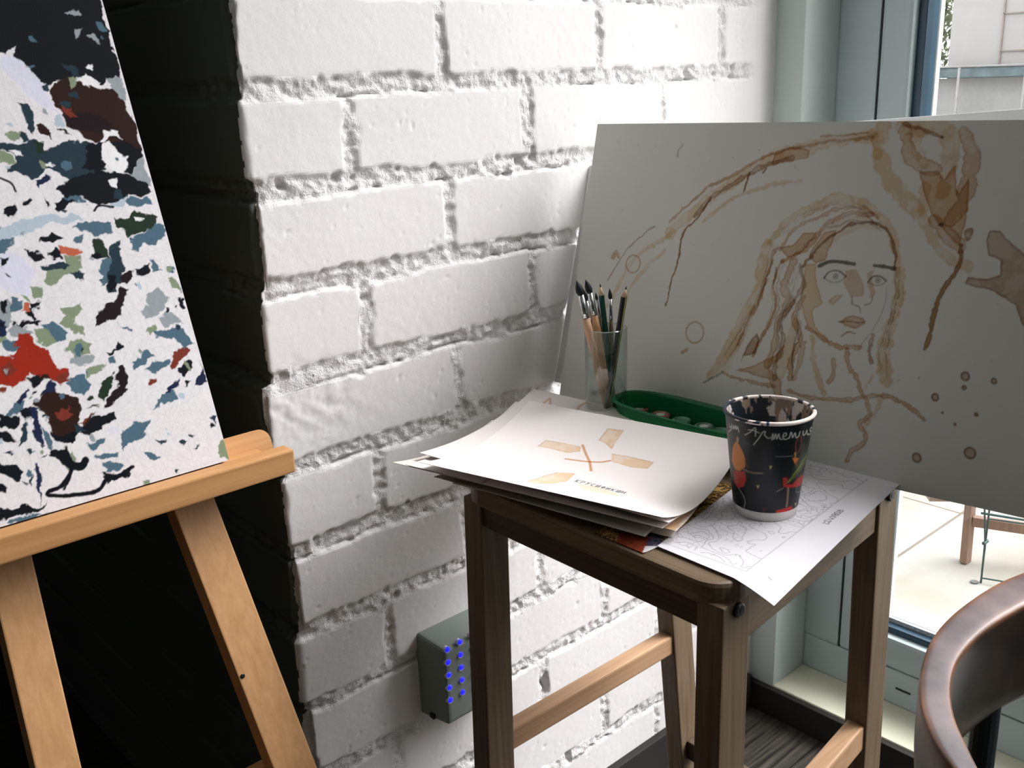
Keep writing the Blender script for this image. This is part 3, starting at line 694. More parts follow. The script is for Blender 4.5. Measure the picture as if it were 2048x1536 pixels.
    st(A, [(1232, 1010), (1228, 1090), (1190, 1190), (1140, 1270), (1080, 1345)], 4, gr, .5, **tk)
    st(D, [(960, 220), (1060, 290), (1160, 360), (1280, 395), (1390, 385)], 34, md, .8)
    st(D, [(1000, 300), (1015, 480), (1050, 650), (1100, 765)], 42, lt, .9)
    st(D, [(930, 350), (900, 500), (850, 650)], 44, md, .5)
    st(D, [(1180, 500), (1170, 600), (1130, 670)], 40, md, .7)
    st(D, [(1290, 420), (1300, 540), (1370, 650), (1400, 740), (1460, 850), (1470, 940), (1390, 1020), (1440, 1100), (1420, 1180), (1330, 1240), (1290, 1310)], 34, md, .8)
    st(D, [(1560, 800), (1520, 920), (1440, 1010)], 34, lt); st(D, [(1500, 620), (1450, 700)], 24, lt)
    st(D, [(1505, 290), (1470, 400), (1490, 510)], 28, dk, .6)
    st(D, [(110, 670), (190, 640), (270, 600)], 14, gr, .5); st(D, [(270, 600), (400, 650), (540, 680), (690, 705)], 26, md)
    st(D, [(800, 740), (950, 790), (1150, 815), (1400, 800), (1600, 790), (1720, 830), (1850, 920), (1915, 990)], 32, md, .8)
    po(D, [(380, 580), (520, 540), (700, 450), (780, 360), (760, 470), (650, 560), (740, 660), (760, 800), (700, 790), (640, 650), (560, 630), (480, 600)], md)
    po(D, [(130, 620), (230, 500), (330, 400), (470, 60), (560, 40), (430, 340), (340, 560), (220, 640)], lt, .5, edge=0, soft=.004)
    for x, y, r in ((1931, 752, 9), (1928, 775, 5), (1988, 762, 6), (1871, 794, 8), (1885, 825, 2.5), (1952, 828, 4), (1910, 848, 3), (1834, 915, 10), (1940, 905, 12), (1838, 755, 1.5), (1520, 300, 1)):
        art.f = None; c0 = PX(x, y); art.stroke([c0, (c0[0]+.0003, c0[1]-.0004)], 2*r*kp, dk, .6, mul=True, edge=.8, sm=False, warp=.0006)
    for x, y, r in ((1390, 665, 25), (1267, 528, 22)):
        art.f = None; art.ring(PX(x, y), r*kp*1.02, 4*kp, md, mul=True, a=.75, warp=.0005, edge=.3)
    st(PX, [(1365, 705), (1375, 698)], 9, md)
    rng = random.Random(4)
    for i in range(26):
        x = rng.uniform(1230, 2040); y = rng.uniform(260, 820); art.f = None; c0 = PX(x, y)
        art.stroke([c0, (c0[0]+rng.uniform(-1, 1)*.002, c0[1]+rng.uniform(-1, 1)*.003)], rng.uniform(.6, 1.4)*.001, gr, .25, mul=True, sm=False)
    # cut the sheet outline: top edge follows the photographed line, bottom is straight
    v0, v1 = board_uv(1202, 248), board_uv(2048, 240)
    sl = (v1[1]-v0[1])/(v1[0]-v0[0])
    vb0, vb1 = board_uv(1610, 938), board_uv(2048, 1036)
    sb = (vb1[1]-vb0[1])/(vb1[0]-vb0[0])
    U, V = art.U, art.V
    top = v0[1]+sl*(U-v0[0]); bot = vb0[1]+sb*(U-vb0[0])
    bot = np.maximum(bot, -.02)
    VV = bot+(V-art.vs[0])/(art.vs[-1]-art.vs[0])*(top-bot)
    # resample colours to the remapped rows
    iu = np.arange(U.shape[1])[None, :].repeat(U.shape[0], 0); fi = np.clip(VV/.00075, 0, U.shape[0]-1.001); i0 = fi.astype(int); fr = (fi-i0)[..., None]
    C = art.C[i0, iu]*(1-fr)+art.C[i0+1, iu]*fr
    off_l = board_uv(1202, 248)[0]; off_b = board_uv(1119, 793)[0]
    left = off_b+(off_l-off_b)*(VV/max(top0, .1)); UU = U
    P = BL+UU[..., None]*bd+VV[..., None]*bv
    return P, C, top0
def portrait_board():
    P, C, h = board_art()
    base = empty('painted_board', (BL[0], -.33, .7425), 'grey-white board with brown coffee-wash portrait of a woman leaning on the stool', 'painting')
    me = grid_mesh('painted_face', P+bn*.0006, C); link('painted_face', me, attr_mat('coffee_wash_paper', .75, .2, .05), base)
    bm = bmesh.new(); q = [P[0, 0], P[0, -1], P[-1, -1], P[-1, 0]]
    hexa(bm, [Vector(x) for x in q]+[Vector(x-bn*.0035) for x in q], 0)
    from_bm('backing', bm, mat('white_card', (.72, .72, .69), .7, var=.02), base)
    return base
portrait_board()
def back_boards():
    # second, slightly lower board just behind, showing its edge at the left
    card = mat('pale_card', (.72, .73, .72), .6, .3, var=.02)
    n = np.array([.9735, 0, -.2287]); up = np.array([.2287, 0, .9735])
    b = hit(1105, 789, 1, -.001); t = hit(1178, 335, 1, -.001); up = (t-b)/np.linalg.norm(t-b); dy = bd
    nn = np.cross(up, dy); nn = nn if nn[0] > 0 else -nn
    b = b+up*(.7425-b[2])/up[2]
    def slab(name, p0, d, u_, w, h, th, mt, label):
        bm = bmesh.new(); q = [p0, p0+d*w, p0+d*w+u_*h, p0+u_*h]; n_ = np.cross(u_, d); n_ = n_/np.linalg.norm(n_); n_ = n_ if n_[0] > 0 else -n_
        hexa(bm, [Vector(x) for x in q]+[Vector(x+n_*th) for x in q], .0008); o = from_bm(name, bm, mt); tag(o, label, 'board'); return o
    p0 = b
    slab('blank_board', p0, dy, up, .50, t[2]-.7425+.012, .004, card, 'blank pale board just behind the portrait board, its left edge showing by the bricks')
    # third sheet, turned a little so its top edge climbs to the right
    a = hit(1770, 238, 0, .60); c = hit(2048, 217, 0, .66)
    d3 = (c-a)/np.linalg.norm(c-a); u3 = np.array([.23, 0, .97]); u3 -= d3*np.dot(u3, d3); u3 /= np.linalg.norm(u3)
    hgt = (a[2]-.70)/u3[2]; p3 = a-u3*hgt-d3*.12
    slab('blank_sheet', p3, d3, u3, .40, hgt, .003, mat('bright_card', (.76, .76, .76), .6, var=.02), 'white board behind the portrait board, its top edge rising to the right')
back_boards()

# ================================================================== PAPERS
def sheet(name, cor, sag, label, base=(232, 228, 224), paint=None, res=.0012, group=None, zfun=None, th=.0004, under=None):
    A, B, C, D = [hit(u, v, 2, z) for u, v, z in cor]
    w = (np.linalg.norm(D-A)+np.linalg.norm(C-B))/2; h = (np.linalg.norm(B-A)+np.linalg.norm(C-D))/2
    art = Art(0, w, 0, h, res, base, 5); U = art.U/art.us[-1]; V = art.V/art.vs[-1]
    P = (A*((1-U)*(1-V))[..., None]+D*(U*(1-V))[..., None]+B*((1-U)*V)[..., None]+C*(U*V)[..., None])
    P[..., 2] += -4*V*(1-V)*(sag[0]*(1-U)+sag[1]*U)-4*U*(1-U)*sag[2]
    if zfun: P = zfun(P, U, V)
    if paint:
        # map pixels to sheet coordinates by iterating on the curved surface
        flat = P.reshape(-1, 3); q = flat-CAM; zz = q@AF; pu = 1024+F_PX*(q@AR)/zz; pv = 768+F_PX*(q@AD)/zz
        uf = art.U.reshape(-1); vf = art.V.reshape(-1); st_ = 3
        gu = pu.reshape(U.shape)[::st_, ::st_].reshape(-1); gv = pv.reshape(U.shape)[::st_, ::st_].reshape(-1); uu = art.U[::st_, ::st_].reshape(-1); vv = art.V[::st_, ::st_].reshape(-1)
        def f(x, y):
            d2 = (gu-x)**2+(gv-y)**2; idx = np.argpartition(d2, 6)[:7]; ww = 1
            M = np.c_[gu[idx], gv[idx], np.ones(7)]
            cu, *_ = np.linalg.lstsq(M, uu[idx], rcond=None); cv, *_ = np.linalg.lstsq(M, vv[idx], rcond=None)
            return (cu@[x, y, 1], cv@[x, y, 1])
        paint(art, f)
    me = grid_mesh(name, P, art.C)
    o = link(name, me, paper_mat())
    sd = o.modifiers.new('thickness', 'SOLIDIFY'); sd.thickness = th; sd.offset = -1
    tag(o, label, 'paper', group); return o
ltc = (.95, .76, .50)
def top_paint(art, f):
    K = lambda x, y: f(1000+x/4.267, 780+y/4.267)
    bands = [[(320, 480), (390, 430), (500, 445), (690, 482), (680, 525), (560, 535), (430, 500)], [(840, 430), (920, 328), (1055, 347), (1000, 430), (950, 505), (900, 455)],
             [(955, 545), (1100, 567), (1310, 617), (1260, 672), (1130, 662), (955, 612)], [(225, 778), (380, 730), (490, 702), (645, 712), (560, 780), (430, 802), (330, 800)]]
    for b in bands:
        art.f = K; art.poly(b, (.86, .62, .36), .8, warp=.0006, mul=True, edge=.3, dry=.35)
        art.stroke([b[0], b[1], b[2]], .0005, (90, 75, 60), .5, sm=False)
    art.stroke([(560, 588), (650, 600), (760, 612), (860, 615), (940, 603)], .0028, (.80, .50, .25), .9, mul=True, edge=.4)
    art.stroke([(705, 470), (735, 550), (765, 615), (778, 690)], .0030, (.80, .50, .25), .9, mul=True, edge=.4)
    art.poly([(650, 800), (800, 815), (1000, 880), (1010, 905), (900, 890), (720, 850)], (.95, .82, .62), .8, warp=.001, mul=True, soft=.001)
    # handwritten word
    word = 'КРУСИФИКШН'; a = np.array([668, 766.]); e = np.array([1098, 876.]); n = len(word); up = np.array([-32, 17.])
    for i, ch in enumerate(word):
        o = a+(e-a)*i/n; dx = (e-a)/n*.78
        sz = 1-.25*i/n
        for s_ in GL[ch]:
            art.stroke([tuple(o+dx*x+up*y*sz) for x, y in s_], .0011, (22, 22, 26), .95, sm=False)
SH = [
 ('drawing_sheet', [(837, 924, .790), (1057, 801, .768), (1488, 884, .790), (1323, 1034, .770)], (.017, .022, .0), 'top sheet of the pile with tan brushed bands and the handwritten word', top_paint, .0007),
]
for n_, cor, sag, lab, pf, rs_ in SH: sheet(n_, cor, sag, lab, (240, 233, 230), pf, rs_)
def p2(art, f):
    art.f = f
    for q in ([(1085, 808), (1095, 800), (1100, 797), (1101, 808)], [(1155, 818), (1160, 812), (1170, 806)]): art.stroke(q, .003, (.85, .6, .35), .8, mul=True, edge=.4)
    art.poly([(1230, 1015), (1300, 1030), (1350, 1050), (1400, 1040), (1440, 1000), (1400, 1010), (1340, 1020)], (.62, .38, .2), .8, mul=True, warp=.003, edge=.5)
def p3(art, f):
    art.f = f; art.stroke([(960, 873), (972, 868), (984, 864)], .003, (.8, .55, .3), .9, mul=True)
    art.stroke([(965, 966), (975, 960), (990, 958)], .0025, (.45, .25, .15), .9, mul=True)
def p4(art, f):
    art.f = f; art.poly([(1290, 1072), (1340, 1070), (1400, 1045), (1460, 1000), (1450, 960), (1380, 1020), (1320, 1050)], (.72, .45, .25), .9, mul=True, warp=.002)
GRP = 'loose drawings stacked on the stool'
sheet('drawing_sheet', [(838, 905, .776), (1067, 777, .7625), (1474, 872, .776), (1337, 1045, .762)], (.012, .015, 0), 'second sheet of the pile, back corner with two tan marks showing', (230, 223, 219), p2, .0015)
sheet('drawing_sheet', [(811, 929, .780), (1031, 803, .7575), (1462, 895, .765), (1325, 1056, .757)], (.012, .011, 0), 'third sheet of the pile with white left tip and brown smudge', (232, 226, 222), p3, .0015)
sheet('drawing_sheet', [(783, 924, .777), (984, 840, .7535), (1450, 915, .757), (1352, 1062, .7535)], (.010, .009, 0), 'sheet low in the pile whose thin tip reaches farthest left, orange wash at right', (222, 214, 205), p4, .002)
sheet('drawing_sheet', [(868, 953, .765), (1000, 850, .748), (1430, 930, .748), (1290, 1073, .7475)], (.010, .002, 0), 'sheet second from the bottom of the pile with curled front edge', (214, 208, 198), None, .003)
sheet('drawing_sheet', [(905, 966, .752), (1005, 862, .7437), (1415, 950, .7437), (1345, 1075, .7437)], (.004, .0, 0), 'bottom sheet of the pile lying along the dark seat edge', (222, 218, 208), None, .003)
def pic(art, f):
    # reproduction of the finished painting: straw-coloured brush marks, red and blue corner
    n1 = vn(art.U*1.0+art.V*.6, art.V-art.U*.5, .0016, 3); n2 = fbm(art.U, art.V, .004, 9)
    c1 = np.array(lin((205, 165, 95))); c2 = np.array(lin((70, 45, 25))); t = sstep(n1+n2, .25, .75)[..., None]
    art.C = c2*(1-t)+c1*t
    art.f = f
    art.poly([(1240, 1060), (1300, 1075), (1310, 1110), (1280, 1115), (1230, 1090)], (140, 50, 30), .9, warp=.002)
    art.poly([(1296, 1060), (1330, 1075), (1318, 1096), (1292, 1096)], (40, 70, 110), .8, warp=.002)
    art.poly([(1285, 1105), (1290, 1092), (1330, 1092), (1315, 1100)], (225, 222, 225), 1)
    art.poly([(1440, 1010), (1470, 960), (1500, 1000), (1480, 1040), (1430, 1030)], (60, 80, 75), .7, warp=.004)
sheet('picture_print', [(1190, 1066, .7412), (1370, 950, .7412), (1560, 990, .7412), (1286, 1106, .7412)], (0, 0, 0), 'straw-coloured printed picture with a red corner under the pile of drawings', (200, 165, 100), pic, .0007)
def mapz(P, U, V):
    # hangs over the front edge of the seat
    d = np.clip(-.4975-P[..., 1], 0, None); P[..., 2] -= 1.2*d**1.35*(.6+.8*U*0)
    P[..., 2] += .0015*np.sin(U*7+V*3)*sstep(V, 0, .2)*0
    return P
def mapp(art, f):
    art.f = f
    # only inside the printed frame
    w, h = art.us[-1], art.vs[-1]
    ins = (art.U > .012) & (art.V > .0) & (art.U < w-.042) & (art.V < h)
    fx = [f(*p) for p in ((1330, 1078), (1492, 1142), (1735, 960), (1570, 900))]
    P = np.array(fx); inn = np.zeros(art.U.shape, bool)
    for i in range(4):
        p, q = P[i], P[(i+1) % 4]; inn ^= ((p[1] > art.V) != (q[1] > art.V)) & (art.U < (q[0]-p[0])*(art.V-p[1])/(q[1]-p[1]+1e-9)+p[0])
    contour(art, .030, 60, 7, .0007, .45, inn, (120, 118, 130)); contour(art, .010, 66, 4, .0006, .55, inn*(fbm(art.U, art.V, .045, 70) > -.03), (120, 118, 130))
    art.stroke([(1318, 1082), (1492, 1143), (1735, 958)], .0006, (150, 150, 158), .8, sm=False)
    rg = random.Random(2)
    for i in range(70):
        x = rg.uniform(1350, 1690); y = rg.uniform(960, 1130); c = f(x, y)
        if 0 < c[0] < w-.045 and .012 < c[1]: art.f = None; art.stroke([c, (c[0]+.0012, c[1]+.0003)], .0007, (70, 70, 85), .7, sm=False); art.f = f
    art.f = f; art.stroke([(1537, 1154), (1543, 1160)], .001, (110, 110, 120), .8)
    # printed code, reads down the right margin
    for i, ch in enumerate('RSB0127'):
        o = np.array([1686.5, 1020.5])+i*np.array([-4.75, 4.0])
        for s_ in GL[ch]: art.stroke([tuple(o+np.array([-2.2, 6.6])*x+np.array([-12.5, -.3])*y) for x, y in s_], .0008, (30, 30, 38), .95, sm=False)
sheet('numbered_outline_sheet', [(1314, 1092, .7425), (1560, 905, .7425), (1806, 962, .7425), (1549, 1190, .7425)], (0, 0, 0), 'white paint-by-number outline sheet under the cup, hanging over the seat edge', (236, 232, 238), mapp, .0007, zfun=mapz, th=.0003)

# ================================================================== PAPER CUP
def cup():
    base = hit(1533, 1022, 2, .7432); c = np.array([base[0], base[1], .7432])
    c[:2] += .006*np.array([AF[0], AF[1]])
    r0, r1, H = .0285, .0392, .0975
    root = empty('paper_cup', tuple(c), 'dark printed paper cup with paint-smeared white rim on the outline sheet', 'cup')
    rr = lambda z: r0+(r1-r0)*z/H
    def cuv(u, v):
        # intersect the view ray with the cone
        d = ray(u, v); o = CAM-c; best = None; t = .3
        k_ = (r1-r0)/H
        a_ = d[0]**2+d[1]**2-(k_*d[2])**2; b_ = 2*(o[0]*d[0]+o[1]*d[1]-k_*d[2]*(r0+k_*o[2])); c_ = o[0]**2+o[1]**2-(r0+k_*o[2])**2
        q = b_*b_-4*a_*c_; q = max(q, 0); t = (-b_-math.sqrt(q))/(2*a_)
        p = o+t*d; th = math.atan2(p[1], p[0])-TH0
        th = (th+math.pi) % (2*math.pi)-math.pi
        return (th*.034, p[2])
    TH0 = math.atan2(CAM[1]-c[1], CAM[0]-c[0])
    E_ = lambda x, y: cuv(1420+x/5.485, 780+y/5.485)
    res = .00055; zb = .0088
    art = Art(-math.pi*.034, math.pi*.034, zb, H-.002, res, (15, 20, 24), 9); art.f = E_
    n = fbm(art.U, art.V, .02, 4); art.C += np.clip(n, 0, 1)[..., None]*np.array([.004, .012, .010])
    ks = .85/2004/5.485
    def st(p, w, c, **q): art.stroke(p, w*ks, c, **{**dict(a=.9), **q})
    def po(p, c, **q): art.poly(p, c, **{**dict(a=.95, warp=.0005), **q})
    po([(245, 700), (255, 610), (285, 565), (305, 562), (350, 650), (390, 760), (385, 840), (330, 890), (280, 870), (245, 780)], (196, 118, 48))
    po([(290, 565), (300, 505), (320, 520), (318, 570)], (170, 130, 95)); po([(265, 880), (385, 895), (402, 980), (370, 1060), (310, 1075), (270, 1000)], (165, 42, 34))
    st([(370, 870), (460, 905), (575, 912)], 22, (120, 105, 95)); st([(385, 760), (405, 830), (430, 850)], 12, (110, 65, 40)); st([(300, 870), (300, 960), (285, 970)], 16, (120, 80, 60))
    st([(320, 1075), (370, 1160), (388, 1230), (378, 1290)], 14, (130, 130, 130))
    po([(900, 745), (972, 745), (945, 862)], (205, 120, 50)); st([(945, 700), (935, 620), (955, 540), (990, 500), (1000, 560), (985, 640), (950, 690)], 14, (120, 60, 35)); st([(930, 690), (935, 730)], 26, (165, 120, 60))
    po([(830, 1030), (900, 930), (990, 770), (1112, 600), (1085, 730), (980, 890), (880, 1010)], (70, 85, 40)); st([(850, 1010), (950, 880), (1040, 740), (1100, 640)], 18, (130, 135, 60))
    po([(880, 1000), (920, 900), (1000, 780), (1080, 640), (1000, 700), (900, 850)], (20, 48, 36), a=.7)
    po([(790, 960), (840, 965), (835, 1040), (900, 1035), (960, 970), (1030, 900), (1035, 960), (990, 1045), (860, 1078), (795, 1060)], (170, 38, 34), warp=.0015)
    st([(855, 1075), (850, 1170), (838, 1275)], 30, (135, 115, 95)); st([(800, 1075), (730, 1112)], 14, (120, 120, 125)); st([(950, 1060), (945, 1120), (1010, 1095)], 14, (110, 120, 125))
    po([(725, 1320), (830, 1292), (897, 1270), (892, 1368), (725, 1392)], (196, 36, 32), warp=.0001); po([(725, 1320), (830, 1315), (835, 1380), (725, 1392)], (225, 45, 38), a=.6, warp=.0001)
    for t in ([(650, 830), (682, 830), (662, 872)], [(510, 1045), (545, 1045), (525, 1082)], [(925, 1240), (947, 1240), (932, 1272)]): po(t, (190, 185, 140), warp=0)
    po([(570, 1290), (615, 1290), (592, 1340)], (90, 25, 40), warp=0); po([(725, 590), (768, 590), (745, 620)], (45, 35, 45), warp=0)
    st([(720, 728), (910, 720)], 6, (130, 140, 140)); st([(370, 580), (440, 592)], 12, (45, 65, 65)); st([(450, 605), (520, 610)], 8, (30, 50, 50))
    ch = (205, 208, 196)
    for s_ in ([(385, 492), (440, 462), (495, 412), (503, 450), (498, 505)], [(420, 436), (470, 440), (540, 470)],
               [(480, 600), (540, 522), (580, 460), (608, 455), (600, 490), (635, 527), (665, 520)],
               [(680, 547), (688, 480), (700, 538), (718, 480), (732, 536), (752, 480), (765, 532), (790, 542)],
               [(800, 512), (835, 497), (830, 470), (805, 482), (800, 522), (825, 542), (858, 526)],
               [(866, 528), (888, 462), (904, 520), (930, 470), (942, 520), (968, 505), (985, 455)],
               [(1018, 450), (1020, 492), (1042, 482), (1058, 442), (1064, 485), (1084, 480)],
               [(1130, 490), (1124, 412), (1096, 420), (1096, 450), (1120, 452), (1088, 490)],
               [(213, 372), (222, 408), (240, 396), (242, 372), (236, 430), (210, 458)], [(252, 428), (264, 388), (272, 426), (286, 390), (292, 432)], [(298, 425), (308, 402), (320, 460)]):
        st(s_, 11, ch, a=.85)
    th = art.U/.034+TH0; Rr = rr(art.V)+.0004
    P = np.stack([c[0]+Rr*np.cos(th), c[1]+Rr*np.sin(th), c[2]+art.V], -1)
    link('printed_sleeve', grid_mesh('printed_sleeve', P, art.C), attr_mat('printed_sleeve', .4, .35), root)
    # white body with smeared inside
    zs = np.linspace(0.006, H, 60); n_ = 180; tt = np.linspace(0, 2*math.pi, n_, endpoint=False); T, Zz = np.meshgrid(tt, zs)
    Ri = rr(Zz)-.0010
    P = np.stack([c[0]+Ri*np.cos(T), c[1]+Ri*np.sin(T), c[2]+Zz], -1)
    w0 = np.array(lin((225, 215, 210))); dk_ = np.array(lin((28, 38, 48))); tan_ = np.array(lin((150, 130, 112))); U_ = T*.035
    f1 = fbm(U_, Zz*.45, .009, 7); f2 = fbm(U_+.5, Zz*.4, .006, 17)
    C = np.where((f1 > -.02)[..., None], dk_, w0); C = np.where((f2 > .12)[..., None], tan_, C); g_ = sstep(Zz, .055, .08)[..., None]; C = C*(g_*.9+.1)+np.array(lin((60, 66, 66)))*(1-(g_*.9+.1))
    link('inner_wall', grid_mesh('inner_wall', P, C, True), attr_mat('smeared_cup_inside', .4, .4), root)
    wm = mat('cup_white', (.74, .70, .68), .5, .3, var=.03)
    bm = bmesh.new(); lathe(bm, c, [(0, .006), (rr(.006)-.001, .006)]); from_bm('cup_bottom', bm, wm, root)
    bm = bmesh.new(); lathe(bm, c, [(r0-.003, .0), (r0+.0002, 0), (rr(.0125)+.0001, .0125), (rr(.0125)-.0008, .0125), (r0-.0008, .001)], 64); from_bm('base_ring', bm, wm, root, True)
    # rolled rim, paint dabs at the left
    tt = np.linspace(0, 2*math.pi, 220, endpoint=False); pp = np.linspace(0, 2*math.pi, 13); T, Q = np.meshgrid(tt, pp)
    rc = r1+.0005; rad = .0019
    P = np.stack([c[0]+(rc+rad*np.cos(Q))*np.cos(T), c[1]+(rc+rad*np.cos(Q))*np.sin(T), c[2]+H+rad*np.sin(Q)], -1)
    f1 = fbm(np.cos(T)*.04, np.sin(T)*.04+Q*.001, .008, 21); ang = (T-TH0+math.pi) % (2*math.pi)-math.pi
    m_ = (f1 > .05-.35*np.exp(-((ang+1.2)/.6)**2)) & ~((ang > -.1) & (ang < 1.6)) | (np.abs(ang+.02) < .03)
    C = np.where(m_[..., None], np.array(lin((40, 48, 58))), np.array(lin((236, 222, 214))))
    link('rim', grid_mesh('rim', P, C, True), attr_mat('cup_rim', .45, .3), root)
cup()

# ================================================================== GLASS WITH BRUSHES
def brushes():
    g = hit(1213, 850, 2, .7405); gc = np.array([g[0], g[1], .7405]); R = .0245; H = .1185
    root = empty('drinking_glass', tuple(gc), 'straight clear glass holding brushes and pencils by the portrait board', 'glass')
    m = thin_glass('clear_glass', (.90, .94, .925), .09)
    bm = bmesh.new(); lathe(bm, gc, [(0, 0), (R-.001, 0), (R, .001), (R, H-.0008), (R-.0006, H), (R-.0012, H-.0008), (R-.0014, .006), (0, .005)], 64)
    from_bm('glass_wall', bm, m, root, True)
    tt = np.linspace(0, 2*math.pi, 64, endpoint=False); Q, T = np.meshgrid(tt[:64], np.linspace(0, 2*math.pi, 9)); P = np.stack([gc[0]+(R-.0007+.0008*np.cos(T))*np.cos(Q), gc[1]+(R-.0007+.0008*np.cos(T))*np.sin(Q), gc[2]+H+.0008*np.sin(T)], -1)
    link('glass_rim', grid_mesh('glass_rim', P, None, True), thin_glass('rim_highlight_glass', (.85, .9, .88), .45), root)  # extra ring, made more reflective to carry the rim highlight
    n = np.array([AF[0], AF[1], 0]); n /= np.linalg.norm(n)
    def pt(u, v, off): return hitp(u, v, gc+n*off, n)
    hair = mat('dark_bristle', (.012, .016, .022), .6, .3, var=.3, scale=400)
    fer = mat('metal_ferrule', (.55, .56, .55), .22, .5, metal=1, var=.1, scale=300)
    G = 'brushes and pencils in the glass'
    def brush(name, px, off, w, fl, hcol, hname, label, bottom=.748):
        """px: tip, bristle root, ferrule end, lower point (all along the shaft)"""
        P = [pt(u, v, off+o) for (u, v), o in zip(px, (0, 0, 0, 0))]
        e = empty(name, tuple(P[3]), label, 'paintbrush', G)
        tip, br, fe, lo = P
        d = (lo-fe)/np.linalg.norm(lo-fe); lo2 = fe+d*((fe[2]-bottom)/(-d[2]))
        # keep the foot inside the glass
        q = lo2[:2]-gc[:2]; L = np.linalg.norm(q)
        if L > R-.006: lo2[:2] = gc[:2]+q/L*(R-.006)
        a = tip-br; bm = bmesh.new(); tube(bm, [br, br+a*.25, br+a*.55, br+a*.85, tip], [w*.42, w*.62, w*.5, w*.2, w*.04], 14); from_bm('bristles', bm, hair, e, True)
        bm = bmesh.new(); v = fe-br; tube(bm, [br, br+v*.6, br+v*.75, br+v*.78, br+v*.82, br+v*.9, fe], [w*.42, w*.52, w*.55, w*.6, w*.55, w*.58, w*.54], 16); from_bm('ferrule', bm, fer, e, True)
        v = lo2-fe; bm = bmesh.new(); tube(bm, [fe, fe+v*.12, fe+v*.3, fe+v*.7, lo2], [w*.5, w*.62, w*.6, w*.42, w*.3], 16); from_bm('handle', bm, wood(hname, [c*.8 for c in hcol], hcol, 2, .4), e, True)
    tanw = (.60, .36, .23)
    brush('paintbrush', [(1153, 561), (1162, 590), (1172, 636), (1206, 790)], -.011, .0078, 0, tanw, 'tan_handle', 'thickest dark-tipped brush leaning left in the glass')
    brush('paintbrush', [(1167, 578), (1172, 602), (1184, 642), (1211, 780)], .010, .0054, 0, (.33, .22, .15), 'dull_handle', 'half-hidden dark-tipped brush with dull brown handle behind the two tan ones')
    brush('paintbrush', [(1171, 559), (1180, 586), (1189, 630), (1215, 780)], -.002, .0068, 0, (.55, .32, .17), 'orange_handle', 'brush with bright ferrule and orange-tan handle, second tallest on the left')
    brush('paintbrush', [(1191, 585), (1194, 600), (1199, 636), (1216, 780)], .004, .0030, 0, (.35, .22, .14), 'brown_handle', 'thinnest brush with short pointed tip left of the green pencil')
    brush('paintbrush', [(1219, 577), (1221, 598), (1222, 640), (1224, 790)], .006, .0042, 0, (.16, .11, .07), 'dark_handle', 'brush with oval dark tip and dark handle between the two pencils')
    def pencil(tip, sh, lo, off, off2, r, body, name, label, stripe=None):
        T, Sx, Lo = pt(*tip, off), pt(*sh, off), pt(*lo, off2)
        d = (Lo-Sx)/np.linalg.norm(Lo-Sx); Lo = Sx+d*((Sx[2]-.748)/(-d[2])); e = empty('pencil', tuple(Lo), label, 'pencil', G)
        bm = bmesh.new(); tube(bm, [Sx, Lo], r, 18 if stripe else 6); o = from_bm('body', bm, body, e)
        if stripe:
            o.data.materials.append(stripe); v = CAM-Sx; v = v/np.linalg.norm(v)
            fs = [f for f in o.data.polygons if len(f.vertices) == 4]
            max(fs, key=lambda f: np.array(f.normal)@(v*.75+AR*.66)).material_index = 1
        v = T-Sx; bm = bmesh.new(); tube(bm, [Sx, Sx+v*.7], [r*.97, r*.32], 12); from_bm('sharpened_wood', bm, mat('bare_pencil_wood', (.6, .42, .28), .6), e, True)
        bm = bmesh.new(); tube(bm, [Sx+v*.7, T], [r*.32, r*.04], 10); from_bm('lead', bm, mat('graphite', (.02, .02, .022), .4), e, True)
    pencil((1200, 567), (1203, 590), (1224, 780), .001, .004, .0034, mat('green_lacquer', (.008, .055, .038), .25, .5, var=.1), 'pencil', 'dark green pencil standing in the glass')
    pencil((1253, 572), (1248, 594), (1214, 822), -.012, -.015, .0036, mat('black_lacquer', (.012, .013, .02), .25, .5, var=.1), 'pencil', 'black pencil with yellow stripe leaning right in the glass', mat('yellow_stripe', (.42, .38, .06), .3, .5, var=.05))
brushes()

